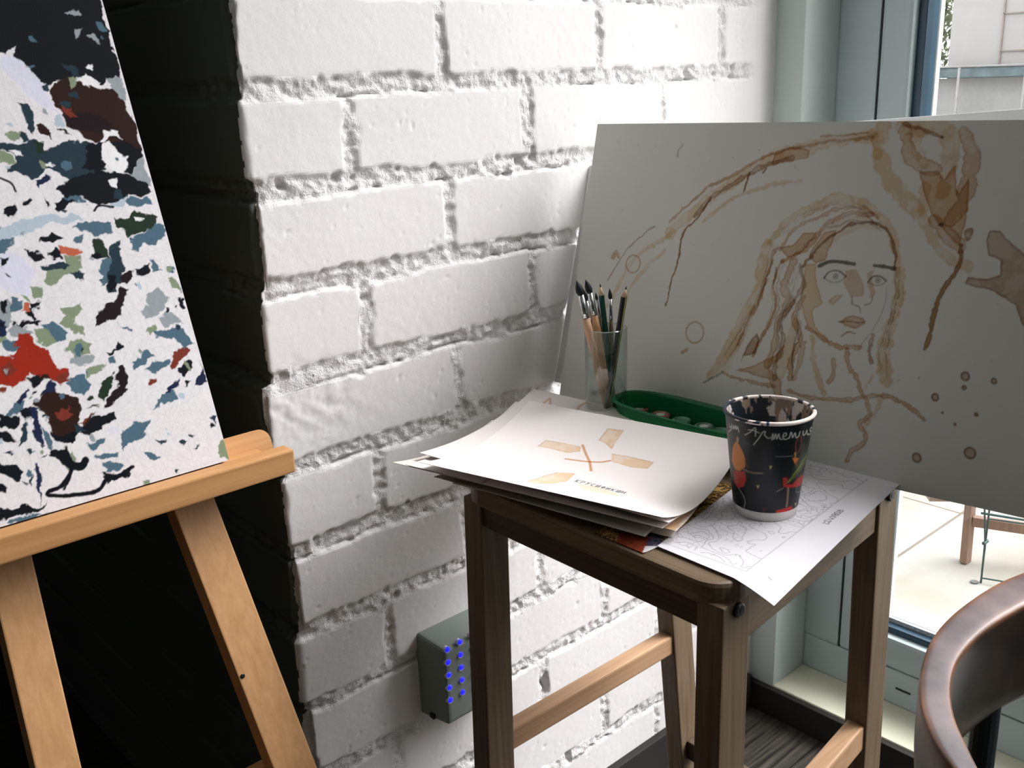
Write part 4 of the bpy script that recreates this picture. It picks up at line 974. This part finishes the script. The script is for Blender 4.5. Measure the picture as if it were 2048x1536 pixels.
# ================================================================== GREEN TRAY WITH PAINT POTS
def tray():
    c = np.array([.347, -.290, .7415]); hx, hy = .033, .104; H = .041
    root = empty('plastic_tray', tuple(c), 'translucent green plastic tray between the papers and the portrait board', 'tray')
    m, t, b = nmat('green_plastic', .2); N = t.nodes; L = t.links; b.inputs['Base Color'].default_value = (.015, .16, .065, 1)
    tr = N.new('ShaderNodeBsdfTransparent'); tr.inputs[0].default_value = (.12, .75, .38, 1); mx = N.new('ShaderNodeMixShader'); mx.inputs[0].default_value = .62
    L.new(tr.outputs[0], mx.inputs[1]); L.new(b.outputs[0], mx.inputs[2]); L.new(mx.outputs[0], N['Material Output'].inputs[0])
    n = 120
    def ring(k, z, rib=0, rc=.03):
        out = []
        for i in range(n):
            a = 2*math.pi*i/n; ex = 2/2.9
            x = abs(math.cos(a))**ex*math.copysign(1, math.cos(a))*hx*k; y = abs(math.sin(a))**ex*math.copysign(1, math.sin(a))*(hy-(1-k)*hx)
            s = 1+rib*(.012 if i % 2 else -.012)
            out.append((c[0]+x*s, c[1]+y*s, c[2]+z))
        return out
    rings = [ring(.02, .0008), ring(.80, .0008), ring(.84, .003, 1), ring(.95, H-.004, 1), ring(.96, H-.002), ring(1.04, H), ring(1.08, H-.0005), ring(1.09, H-.003)]
    P = np.array(rings); link('tray_body', grid_mesh('tray_body', P, None, True), m, root)
    o = root.children[0]; sd = o.modifiers.new('wall', 'SOLIDIFY'); sd.thickness = .0007
    pots = [(1279, 815), (1321, 827), (1363, 838), (1408, 850), (1442, 860)]
    lab = ['paint pot with white and red lid at the left end of the green tray', 'paint pot with brown and white lid, second from the left in the tray',
           'clear-lidded green paint pot in the middle of the tray', 'paint pot with pale lid, fourth from the left in the tray', 'paint pot nearest the cup in the green tray']
    caps = [(.30, .05, .04), (.25, .08, .05), (.05, .16, .09), (.07, .10, .08), (.06, .13, .09)]
    for (u, v), l, cc in zip(pots, lab, caps):
        p = hit(u, v, 2, .764); p[0] = min(max(p[0], c[0]-.018), c[0]+.018); p[2] = .7425
        e = empty('paint_pot', tuple(p), l, 'paint pot', 'paint pots in the green tray')
        bm = bmesh.new(); lathe(bm, p, [(0, 0), (.0075, 0), (.0092, .017), (0, .0172)], 24); from_bm('pot', bm, mat('pot_plastic_%d' % pots.index((u, v)), cc, .3, .5), e, True)
        bm = bmesh.new(); lathe(bm, p, [(.0085, .0165), (.0105, .017), (.0108, .0205), (.0095, .0215), (.0075, .0213), (.0072, .0203), (0, .0203)], 24); from_bm('lid', bm, mat('clear_lid_%d' % pots.index((u, v)), tuple(min(1, x*1.6+.05) for x in cc), .2, .6), e, True)
        bm = bmesh.new(); lathe(bm, p, [(0, .0205), (.005, .0206), (.0052, .0203)], 20); from_bm('lid_label', bm, mat('white_label' if pots.index((u, v)) in (0, 1, 3) else 'green_label', (.75, .75, .72) if pots.index((u, v)) in (0, 1, 3) else (.1, .3, .18), .3, .6), e)
tray()

# ================================================================== EASEL AND CANVAS
BR = hit(458, 920, 1, -.12); LEAN = .35
eu = np.array([0, LEAN, 1.]); eu /= np.linalg.norm(eu); ex_ = np.array([1., 0, 0]); en = np.cross(ex_, eu); en = en if en[1] < 0 else -en
def can_uv(u, v):
    p = hitp(u, v, BR, en)-BR; return (p[0], np.dot(p, eu))
PAL = dict(K=(8, 13, 20), T=(32, 50, 60), S=(72, 98, 114), G=(122, 136, 110), g=(30, 46, 32), B=(40, 20, 13), R=(142, 36, 20), O=(178, 92, 66), L=(205, 204, 218), b=(168, 182, 194), Y=(140, 148, 152), P=(28, 16, 20), N=(24, 33, 62), W=(222, 220, 222), r=(112, 46, 32))
BLOBS = """1K 0,-120 600,-120 545,0 600,200 650,390 655,420 600,430 560,470 440,430 310,440 250,470 170,420 140,350 110,345 95,380 75,310 90,265 30,290 0,290 -60,300 -60,-100
1B 310,440 380,425 550,490 640,480 700,590 740,700 775,850 750,880 720,960 690,920 670,840 610,790 560,800 520,790 480,770 430,720 370,690 340,620 290,560 270,500
1P 350,640 460,600 560,640 640,700 690,790 600,740 480,720 400,700
1K 560,770 690,780 770,830 750,900 720,960 670,940 640,860 580,850
1r 330,560 380,590 440,640 380,630 330,600
1W 440,440 480,410 545,450 550,485 490,480
1Y 590,430 655,420 700,560 660,550 610,480
1W 480,370 510,360 515,385 490,385
1Y 350,60 420,50 430,80 380,75
1Y 410,170 440,150 435,200 415,210
1Y 480,200 520,185 550,235 510,220
1T 330,350 430,380 440,430 380,410
1T -40,800 130,780 200,770 260,820 350,770 470,780 540,830 580,900 560,960 500,970 400,990 330,950 250,930 180,990 100,950 40,940 30,910 90,880 60,850 -40,820
1K 470,800 560,790 590,900 540,950 460,930 480,860
1g 170,780 250,790 260,830 200,830
1W 50,835 110,820 130,840 80,860
1W 235,890 260,885 290,910 250,910
1N 200,990 260,960 290,980 250,1010 215,1030
1W 545,790 575,720 640,710 670,760 600,740 570,790
1W 560,800 600,770 650,840 690,860 690,920 660,960 600,930 560,880
1Y 750,880 780,850 825,1010 760,990 720,1000 700,970 740,930
1K 300,1030 400,970 560,940 640,940 720,960 800,990 830,1040 760,1070 640,1110 520,1120 440,1090 320,1160 300,1110 340,1070
1W 600,980 650,970 640,1020 610,1010
1S 330,1080 400,1080 460,1100 470,1120 400,1100
1T 85,565 160,580 185,640 185,735 150,700 140,650
1G 30,720 100,710 115,740 70,775 35,745
1T 100,710 150,740 150,780 120,770
1B 200,690 240,680 270,720 300,760 260,750 210,720
1b 300,650 340,630 360,690 310,700
1K 310,705 360,705 400,740 360,725
1G -40,810 50,860 90,890 -40,895
1L 0,300 60,300 140,350 240,470 290,580 330,630 200,560 120,480 40,420 0,380
1b -30,1240 260,1180 400,1170 460,1200 280,1235 100,1290 -30,1315
1S 690,1100 790,1070 790,1120 750,1145 700,1130
1b 640,1100 700,1080 680,1130 560,1140 600,1120
1g 630,1190 700,1200 740,1150 800,1170 865,1200 840,1250 780,1280 720,1310 680,1270 645,1240
1W 735,1190 790,1200 770,1230 740,1220
1S 780,1290 850,1230 900,1240 905,1290 850,1340 780,1330 750,1380 710,1370 730,1310
1S 395,1240 450,1210 540,1220 610,1215 615,1280 540,1295 480,1270
1K 215,1300 290,1275 355,1300 340,1320 205,1320
1T 600,1350 650,1315 650,1400 690,1470 660,1550 540,1540 590,1440
1g 500,1300 550,1310 590,1370 590,1420 500,1420
1K 500,1380 540,1385 540,1425 500,1420
1O 325,1345 420,1360 450,1400 380,1415 330,1390
1G 345,1410 440,1410 455,1480 360,1480
1K 255,1380 300,1345 335,1380 340,1425 290,1410
1T 220,1450 340,1440 460,1500 465,1536 430,1520 330,1500 230,1480
1K 130,1380 210,1390 260,1410 200,1430 150,1410
1K 30,1150 90,1120 100,1170 70,1200 30,1180
1K 120,1090 170,1095 160,1125 130,1115
1K 255,1080 285,1110 265,1145
1L -30,1400 90,1390 180,1470 160,1640 60,1600 -30,1540
1K 0,1420 50,1410 40,1450 10,1470
2S 545,60 600,40 600,120 560,200 540,110
2T 600,0 650,0 650,80 680,130 640,180 635,240 590,240 580,150
2K 585,140 640,130 640,200 600,240
2P 660,140 730,110 730,150 690,190 660,170
2K 735,100 810,60 815,110 790,145 740,130
2S 820,40 850,70 880,110 830,110
2G 920,160 960,150 1005,235 950,215
2S 905,90 950,90 968,130 920,125
2G 175,190 240,200 230,260 190,270
2G 250,110 350,110 440,60 450,110 350,150 290,195 255,160
2P 530,350 580,300 630,290 660,200 700,215 690,260 670,350 610,390 560,400 525,425
2Y 800,240 870,205 915,260 890,340 850,375 790,380 760,335 820,310
2Y 865,380 930,340 1010,400 960,410 900,420
2K 970,260 1000,265 1022,320 1000,330 975,300
2K 900,320 925,330 905,360
2G 340,320 440,290 455,330 410,370 400,400 450,430 450,475 390,440 320,400 370,360
2S 220,400 300,395 355,450 355,500 280,500 240,440
2G 185,440 260,430 300,500 250,530 190,480
2S 60,250 110,280 110,330 60,340
2O 118,300 160,295 155,345 120,340
2K 160,300 220,275 225,310 175,330
2K 5,270 35,280 40,345 15,330
2K 85,400 160,395 215,375 205,415 120,418
2N -20,360 30,380 35,470 -20,490
2R -20,590 60,570 120,520 75,520 90,440 150,460 200,510 260,550 340,660 375,660 360,710 320,750 280,710 210,690 165,655 140,720 60,760 -20,740
2B 200,690 260,680 270,710 230,705
2r 300,700 370,670 362,720 310,745
2r 0,640 60,600 90,660 30,700
2Y 60,575 90,575 75,590
2Y 20,660 50,655 40,680
2G 345,540 420,490 500,510 500,570 410,600 380,560
2g 430,540 460,545 450,575
2Y 380,600 500,580 510,620 440,635 385,630
2K 570,570 630,550 640,500 680,520 640,555 600,590
2S 720,610 800,555 850,590 800,610 740,650
2S 640,390 660,420 740,430 740,445 670,430
2S 780,660 850,620 940,580 930,630 860,665
2r 930,640 960,560 1010,520 1050,550 1000,590 950,655
2K 975,640 1050,610 1058,650 1005,690
2S 840,450 930,430 1010,430 1065,510 1000,535 960,480 870,485
2G 810,440 850,410 870,440 830,465
2G 470,650 580,625 540,680 480,690
2S 370,700 470,670 490,760 460,800 400,790 350,740
2S 590,600 630,585 630,620 600,625
2g 540,740 620,670 640,700 600,780 570,830 545,800
2g 470,820 520,785 530,815 490,828
2g 465,870 535,850 530,870
2P 640,650 670,635 705,690 700,770 650,840 560,870 600,800 650,740
2S 825,870 900,780 970,770 970,820 880,840
2N 915,780 980,695 990,740 940,790
2N 1060,745 1110,640 1100,620 1140,735 1100,740
2K 1010,715 1040,710 1015,745
2r 812,705 850,700 845,725 820,725
2B 190,850 260,790 360,795 420,820 440,880 430,950 470,980 525,900 460,930 430,1050 350,1060 290,1000 240,900
2r 310,880 370,855 400,890 360,930 320,920
2r 430,950 520,895 470,940
2K 440,970 520,920 640,895 630,930 520,1000 450,1010
2K -20,900 110,900 115,950 50,990 -20,960
2K 110,870 190,860 200,900 150,930
2K 270,990 350,1020 440,1000 430,1050 340,1060 280,1020
2S 655,1020 720,960 825,925 780,1000 805,1020 710,1060 680,1100
2L 580,980 650,970 650,1010 600,1010
2S 470,1060 570,1035 550,1070 520,1100
2S 520,1130 650,1090 650,1120 560,1140
2S 785,1125 830,1105 878,1135 820,1155
2T 980,1050 1000,1035 1020,1050 1000,1075
2T 850,1050 910,1050 890,1075
2T 1040,1010 1072,1012 1050,1028
2T 1060,1085 1100,1065 1085,1085
2T 1155,920 1195,910 1185,940
2T 955,1205 990,1210 965,1230
2G 1190,1080 1225,1035 1262,1150 1200,1135
2G 780,1260 825,1250 815,1275 785,1290
2K 280,1130 350,1080 400,1150 440,1150 470,1130 470,1180 400,1200 340,1170
2K 560,1210 640,1225 700,1190 735,1180 700,1250 620,1260 580,1280
2S 560,1160 640,1150 690,1170 640,1210 580,1210
2K -20,1410 130,1410 220,1410 270,1385 220,1430 100,1460 -20,1505
2S 40,1500 150,1450 280,1440 180,1470 60,1515
2K -20,1160 60,1180 120,1210 110,1270 60,1250 -20,1200
2K -20,1270 50,1310 50,1340 -20,1330
2T 130,960 155,930 150,1040 110,1090 95,1050
2N 185,870 215,870 225,1000 230,1080 200,1050 180,950
2S 225,960 260,990 290,1100 260,1090 235,1020
2N 195,1170 215,1180 232,1250 215,1400 205,1300
2T 150,1250 180,1220 170,1290
2K -20,990 50,1010 80,1060 50,1060 -20,1040"""
def easel():
    root = empty('studio_easel', (-.26, .0, 0), 'pine studio easel holding the half-painted canvas at the left', 'easel')
    pine = wood('pine_grain_x', (.46, .225, .085), (.58, .31, .13), 0, .45); pz = wood('pine_grain_z', (.43, .225, .095), (.54, .30, .14), 2, .45)
    # ledge: shelf, front lip; runs along x
    zt = BR[2]; y0 = BR[1]
    lipR = hit(577, 900, 1, y0-.016)
    xr = lipR[0]; xl = -1.0
    box('ledge', (xl, y0-.014, zt-.016), (xr-.014, y0+.030, zt-.004), pine, root, .003)
    PB = BR-en*.0175; tc_ = hitp(534, 854, PB, en); bc_ = hitp(547, 893, PB, en); hh = np.dot(tc_-bc_, eu)+.012; xp = (tc_[0]+bc_[0])/2
    o_ = np.array([0, PB[1], PB[2]])+eu*np.dot(bc_-PB, eu)-eu*.012; loop = [(xl, 0), (xp, 0)]+[(xp-.012+.012*math.cos(a), hh-.012+.012*math.sin(a)) for a in np.linspace(0, math.pi/2, 8)]+[(xl, hh)]
    bm = bmesh.new(); fr = [bm.verts.new(Vector(o_+ex_*x+eu*y)) for x, y in loop]; bk_ = [bm.verts.new(Vector(o_+ex_*x+eu*y-en*.010)) for x, y in loop]
    bm.faces.new(fr); bm.faces.new(bk_[::-1])
    for i in range(len(loop)): bm.faces.new((fr[i], bk_[i], bk_[(i+1) % len(loop)], fr[(i+1) % len(loop)]))
    from_bm('back_plate', bm, pine, root)
    q = bmesh.new(); bbox(q, (xl, y0-.026, zt-.020), (xr, y0-.008, zt+.0025), .0018); from_bm('lip', q, pine, root)
    # legs in the leaning plane, just behind the ledge
    P0 = BR-en*.030
    def lg(px, z_top, name='leg'):
        (a0, a1), (b0, b1) = px
        A0 = hitp(*a0, P0, en); A1 = hitp(*a1, P0, en); B0 = hitp(*b0, P0, en); B1 = hitp(*b1, P0, en)
        T = (A0+A1)/2; Bt = (B0+B1)/2; d = (T-Bt)/np.linalg.norm(T-Bt); w = np.linalg.norm(np.cross(A1-A0, d)); w2 = np.linalg.norm(np.cross(B1-B0, d)); w = (w+w2)/2
        bot = T-d*((T[2]-.0)/d[2]); tp = T+d*((z_top-T[2])/d[2])
        bm = bmesh.new(); beam(bm, bot-en*.011, tp-en*.011, (1, 0, 0), w, .022, .0015); return from_bm(name, bm, pz, root), bot, tp, w
    l1, b1, t1, w1 = lg((((-25, 1115), (56, 1093)), ((66, 1536), (168, 1536))), 1.45)
    l2, b2, t2, w2 = lg((((345, 1010), (424, 985)), ((546, 1536), (636, 1536))), 1.10)
    print('easel legs', b1, t1, w1, b2, t2, w2)
    # rear strut and low crossbar
    zc = hitp(495, 1540, P0, en)
    # crossbar between legs
    k1 = b1+(t1-b1)*(zc[2]-.028)/t1[2]; k2 = b2+(t2-b2)*(zc[2]-.028)/t2[2]
    bm = bmesh.new(); beam(bm, k1-en*.034, k2-en*.034, (0, 0, 1), .035, .02, .002); from_bm('crossbar', bm, pine, root)
    bm = bmesh.new(); beam(bm, (-.36, .62, 0), (-.33, .42, 1.3), (1, 0, 0), .035, .02, .002); from_bm('rear_leg', bm, pz, root)
    bm = bmesh.new(); beam(bm, t2-en*.03+np.array([-.6, 0, -.03]), t2-en*.03+np.array([.0, 0, -.03]), (0, 0, 1), .03, .02, .002); from_bm('crossbar', bm, pine, root)
    s = hitp(485, 1352, P0, en); bm = bmesh.new(); tube(bm, [s-en*.004, s+en*.0008, s+en*.0012], [.0022, .0022, .0015], 12); from_bm('screw', bm, mat('dark_screw', (.04, .04, .04), .4, metal=1), l2)
def canvas():
    res = .00068
    art = Art(-.38, 0, 0, .60, res, (215, 211, 213), 12)
    f1 = lambda x, y: can_uv(x/2.742, y/2.742); f2 = lambda x, y: can_uv(x/2.742, 500+y/2.742)
    # faint printed outlines
    contour(art, .022, 44, 8, .0007, .92); contour(art, .009, 49, 5, .0006, .94)
    for sh, ln in [((-830, 60), l) for l in BLOBS.split('\n')]+[((0, 0), l) for l in BLOBS.split('\n')]:
        k, pts = ln.split(' ', 1); P = [tuple(float(q)+d for q, d in zip(s.split(','), sh)) for s in pts.split()]
        art.f = f1 if k[0] == '1' else f2
        art.poly(P, PAL[k[1]], .998, warp=.0034)
    rg = random.Random(11); art.f = None
    for i in range(150):
        cx, cy = -rg.uniform(.0, .34), rg.uniform(.02, .50); r_ = rg.choice((.0015, .002, .003, .0045)); k_ = rg.choice('KTSSGTYb' if cy < .4 else 'KTSK')
        el = rg.uniform(.4, 1); a0 = rg.uniform(0, 3.1)
        pts = []
        for q in range(7):
            t = q*2*math.pi/7; rr_ = r_*rg.uniform(.6, 1.5); x, y = rr_*math.cos(t), rr_*math.sin(t)*el
            pts.append((cx+x*math.cos(a0)-y*math.sin(a0), cy+x*math.sin(a0)+y*math.cos(a0)))
        art.poly(pts, PAL[k_], .995, warp=.0015)
    art.f = f2
    art.stroke([(300, 1110), (390, 1170), (440, 1190), (470, 1150)], .006, PAL['K'], warp=.001)
    art.stroke([(400, 1190), (340, 1290), (265, 1330), (300, 1350), (520, 1325), (580, 1260), (660, 1240), (725, 1190)], .0035, PAL['K'], warp=.001)
    art.stroke([(395, 1200), (370, 1270), (350, 1310)], .002, PAL['K'], warp=.001)
    art.f = f1; art.stroke([(0, 975), (60, 1005), (85, 1050)], .0018, PAL['K'], warp=.0005); art.stroke([(515, 1155), (540, 1128), (620, 1135)], .002, PAL['K'], warp=.0005)
    # tonal variation of the brushed paint
    art.C *= (1+.14*fbm(art.U*3, art.V, .006, 30))[..., None]
    U, V = art.U, art.V
    root = empty('canvas', (BR[0]-.19, BR[1], BR[2]), 'white canvas with scattered dark, red and blue-grey paint patches on the easel', 'painting')
    P = BR+U[..., None]*ex_+V[..., None]*eu+en*.0004
    link('painted_front', grid_mesh('painted_front', P, art.C), attr_mat('canvas_paint', .7, .08, .18, 1400), root)
    bm = bmesh.new(); q = [BR-ex_*.38, BR, BR+eu*.6, BR-ex_*.38+eu*.6]
    hexa(bm, [Vector(x) for x in q]+[Vector(x-en*.016) for x in q], .0008); from_bm('stretcher', bm, mat('raw_canvas', (.62, .60, .56), .8, var=.04), root)
easel(); canvas()

# ================================================================== WALL BOX WITH BLUE LIGHTS
def wallbox():
    x0, x1, z0, z1, d = .165, .286, .348, .468, .050
    r = empty('wall_unit', (.23, 0, z0), 'grey-green plastic box on the brick wall with rows of blue lights', 'control box')
    gm = mat('grey_green_plastic', (.20, .235, .21), .5, .3, var=.04)
    bm = bmesh.new()
    P = [(x0, .004, z0), (x1, .004, z0), (x1-.004, -d, z0+.004), (x0+.006, -d, z0+.004), (x0, .004, z1), (x1, .004, z1), (x1-.004, -d, z1-.008), (x0+.006, -d, z1-.008)]
    hexa(bm, [Vector(p) for p in P], .006, 3); from_bm('housing', bm, gm, r)
    blue = mat('blue_light', (.01, .01, .9), .3, .5, emit=(.012, .012, 1., 1.3)); pale = mat('pale_light_rim', (.55, .55, .75), .4, var=.02)
    # positions from the front face: five rows, columns to the right
    yf = -d-.0004
    c0 = hit(894, 1300, 1, yf); c1 = hit(919, 1285, 1, yf); r4 = hit(902, 1400, 1, yf)
    dx = c1[0]-c0[0]; dz = (c0[2]-r4[2])/4
    for i in range(4):
        for j in range(5):
            p = (c0[0]+i*dx, yf, c0[2]-j*dz+(c1[2]-c0[2])*i)
            bm = bmesh.new(); tube(bm, [(p[0], -d+.004, p[2]), (p[0], -d-.0012, p[2])], .0042, 20); h = from_bm('light_socket', bm, pale, r)
            bm = bmesh.new(); tube(bm, [(p[0]+.0002, -d-.0008, p[2]+.0010), (p[0]+.0002, -d-.0022, p[2]+.0010)], [.0036, .0030], 20); from_bm('light', bm, blue, h, True)
    box('clip', (x0-.0006, -d+.022, z0+.006), (x0+.003, -d+.030, z0+.012), mat('dark_slot', (.03, .025, .02), .6), r)
wallbox()

# ================================================================== CHAIR
def chair():
    ZC = .80
    root = empty('wooden_chair', (.17, -.9, 0), 'worn dark-brown bentwood chair back curving in at the lower right', 'chair')
    m, t, b = nmat('worn_brown_lacquer', .33, .6); N = t.nodes; L = t.links
    tc = N.new('ShaderNodeTexCoord'); nz = N.new('ShaderNodeTexNoise'); nz.inputs['Scale'].default_value = 28; nz.inputs['Detail'].default_value = 8; L.new(tc.outputs['Object'], nz.inputs['Vector'])
    r = N.new('ShaderNodeValToRGB'); e = r.color_ramp.elements; e[0].position = .35; e[0].color = (.55, .55, .6, 1); e[1].position = .68; e[1].color = (1.5, 1.4, 1.3, 1); L.new(nz.outputs['Fac'], r.inputs[0])
    at = N.new('ShaderNodeAttribute'); at.attribute_name = 'Col'
    mx = N.new('ShaderNodeMix'); mx.data_type = 'RGBA'; mx.blend_type = 'MULTIPLY'; mx.inputs[0].default_value = 1; L.new(at.outputs['Color'], mx.inputs[6]); L.new(r.outputs[0], mx.inputs[7])
    L.new(mx.outputs[2], b.inputs['Base Color'])
    bp = N.new('ShaderNodeBump'); bp.inputs['Strength'].default_value = .2; bp.inputs['Distance'].default_value = .001; L.new(nz.outputs['Fac'], bp.inputs['Height']); L.new(bp.outputs[0], b.inputs['Normal'])
    outer = [(2048, 1140), (2000, 1160), (1950, 1190), (1900, 1229), (1865, 1270), (1847, 1310), (1838, 1355), (1840, 1405), (1856, 1455), (1880, 1500), (1910, 1540)]
    inner = [(2048, 1208), (2000, 1236), (1965, 1262), (1935, 1292), (1914, 1325), (1905, 1360), (1905, 1400), (1915, 1440), (1933, 1480), (1955, 1525), (1975, 1562)]
    Po = [hit(u, v, 2, ZC) for u, v in outer]; Pi = [hit(u, v, 2, ZC) for u, v in inner]
    print('chair', Po[0], Po[5], Po[-1], Pi[5])
    a = Art(0, .01, 0, .01, .005, (0, 0, 0)); Po = a.smooth(Po, 6); Pi = a.smooth(Pi, 6)
    # extend both ends smoothly: far end to the right, near end down toward the camera side
    def ext(P, n1=12, n2=10):
        P = list(P); d = P[0]-P[3]; d /= np.linalg.norm(d); step = .015; A = []
        p = P[0]; ang = math.atan2(d[1], d[0])
        for i in range(n1): ang -= .075; p = p+step*np.array([math.cos(ang), math.sin(ang), 0]); A.append(p)
        d = P[-1]-P[-4]; ang = math.atan2(d[1], d[0]); p = P[-1]; B = []
        for i in range(n2): ang += .06; p = p+step*np.array([math.cos(ang), math.sin(ang), 0]); B.append(p)
        return np.array(A[::-1]+P+B)
    Po = ext(Po); Pi = ext(Pi, 12, 10); n = len(Po)
    Hh = .085
    # cross section: rounded top between outer and inner, then down to the lower edge (slightly tapered)
    RIM_SHEEN = np.array([.125, .10, .105]); EDG = np.array([.22, .10, .045]); PAN = np.array([.020, .013, .009])  # greyish-lilac sheen painted into the rim colour; edges are worn lacquer
    prof = [(.0, -.004, EDG), (.02, -.0015, EDG), (.06, -.0006, EDG), (.16, 0, RIM_SHEEN*.8+EDG*.2), (.3, 0, RIM_SHEEN), (.5, 0, RIM_SHEEN), (.75, -.0002, RIM_SHEEN), (.88, -.0006, RIM_SHEEN*.7+EDG*.3), (.95, -.0012, EDG*.7), (.99, -.0026, EDG*.5), (1.0, -.005, PAN), (1.0, -.012, PAN),
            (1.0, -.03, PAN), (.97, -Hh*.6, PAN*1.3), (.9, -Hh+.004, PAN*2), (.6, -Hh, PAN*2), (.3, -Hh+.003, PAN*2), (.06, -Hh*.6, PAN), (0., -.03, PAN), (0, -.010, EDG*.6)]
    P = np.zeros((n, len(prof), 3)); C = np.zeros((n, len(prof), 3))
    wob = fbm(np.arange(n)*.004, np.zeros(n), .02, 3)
    for j, (tt, dz, wear_sheen) in enumerate(prof):
        P[:, j] = Po*(1-tt)+Pi*tt; P[:, j, 2] = ZC+dz; C[:, j] = wear_sheen*(1+.5*wob[:, None])
    me = grid_mesh('backrest', P, C, True); o = link('backrest', me, m, root)
    ss = o.modifiers.new('smooth', 'SUBSURF'); ss.levels = 1; ss.render_levels = 1
    # caps, seat and legs
    cen = (Po+Pi)/2
    dkm = mat('dark_blue_metal', (.012, .018, .022), .45, .4)
    for i, off in ((18, 0), (44, 0), (4, 0), (n-4, 0)):
        c = cen[i]; bm = bmesh.new(); tube(bm, [(c[0], c[1], .44), (c[0], c[1], ZC-Hh+.01)], .009, 16); from_bm('back_post', bm, dkm, root)
    cs = (cen[4]+cen[n-4])/2; mid = cen[n//2]; 
    d = cs-mid; d[2] = 0; d /= np.linalg.norm(d); sctr = mid+d*.22
    bm = bmesh.new(); lathe(bm, (sctr[0], sctr[1], .43), [(0, 0), (.19, 0), (.20, .008), (.20, .02), (.19, .026), (0, .024)], 48); from_bm('seat', bm, m, root, True)
    for a_ in (.6, 2.2, 3.8, 5.3):
        p = sctr+.17*np.array([math.cos(a_), math.sin(a_), 0]); bm = bmesh.new(); tube(bm, [(p[0]+.03*math.cos(a_), p[1]+.03*math.sin(a_), 0), (p[0], p[1], .43)], .011, 12); from_bm('leg', bm, dkm, root)
chair()
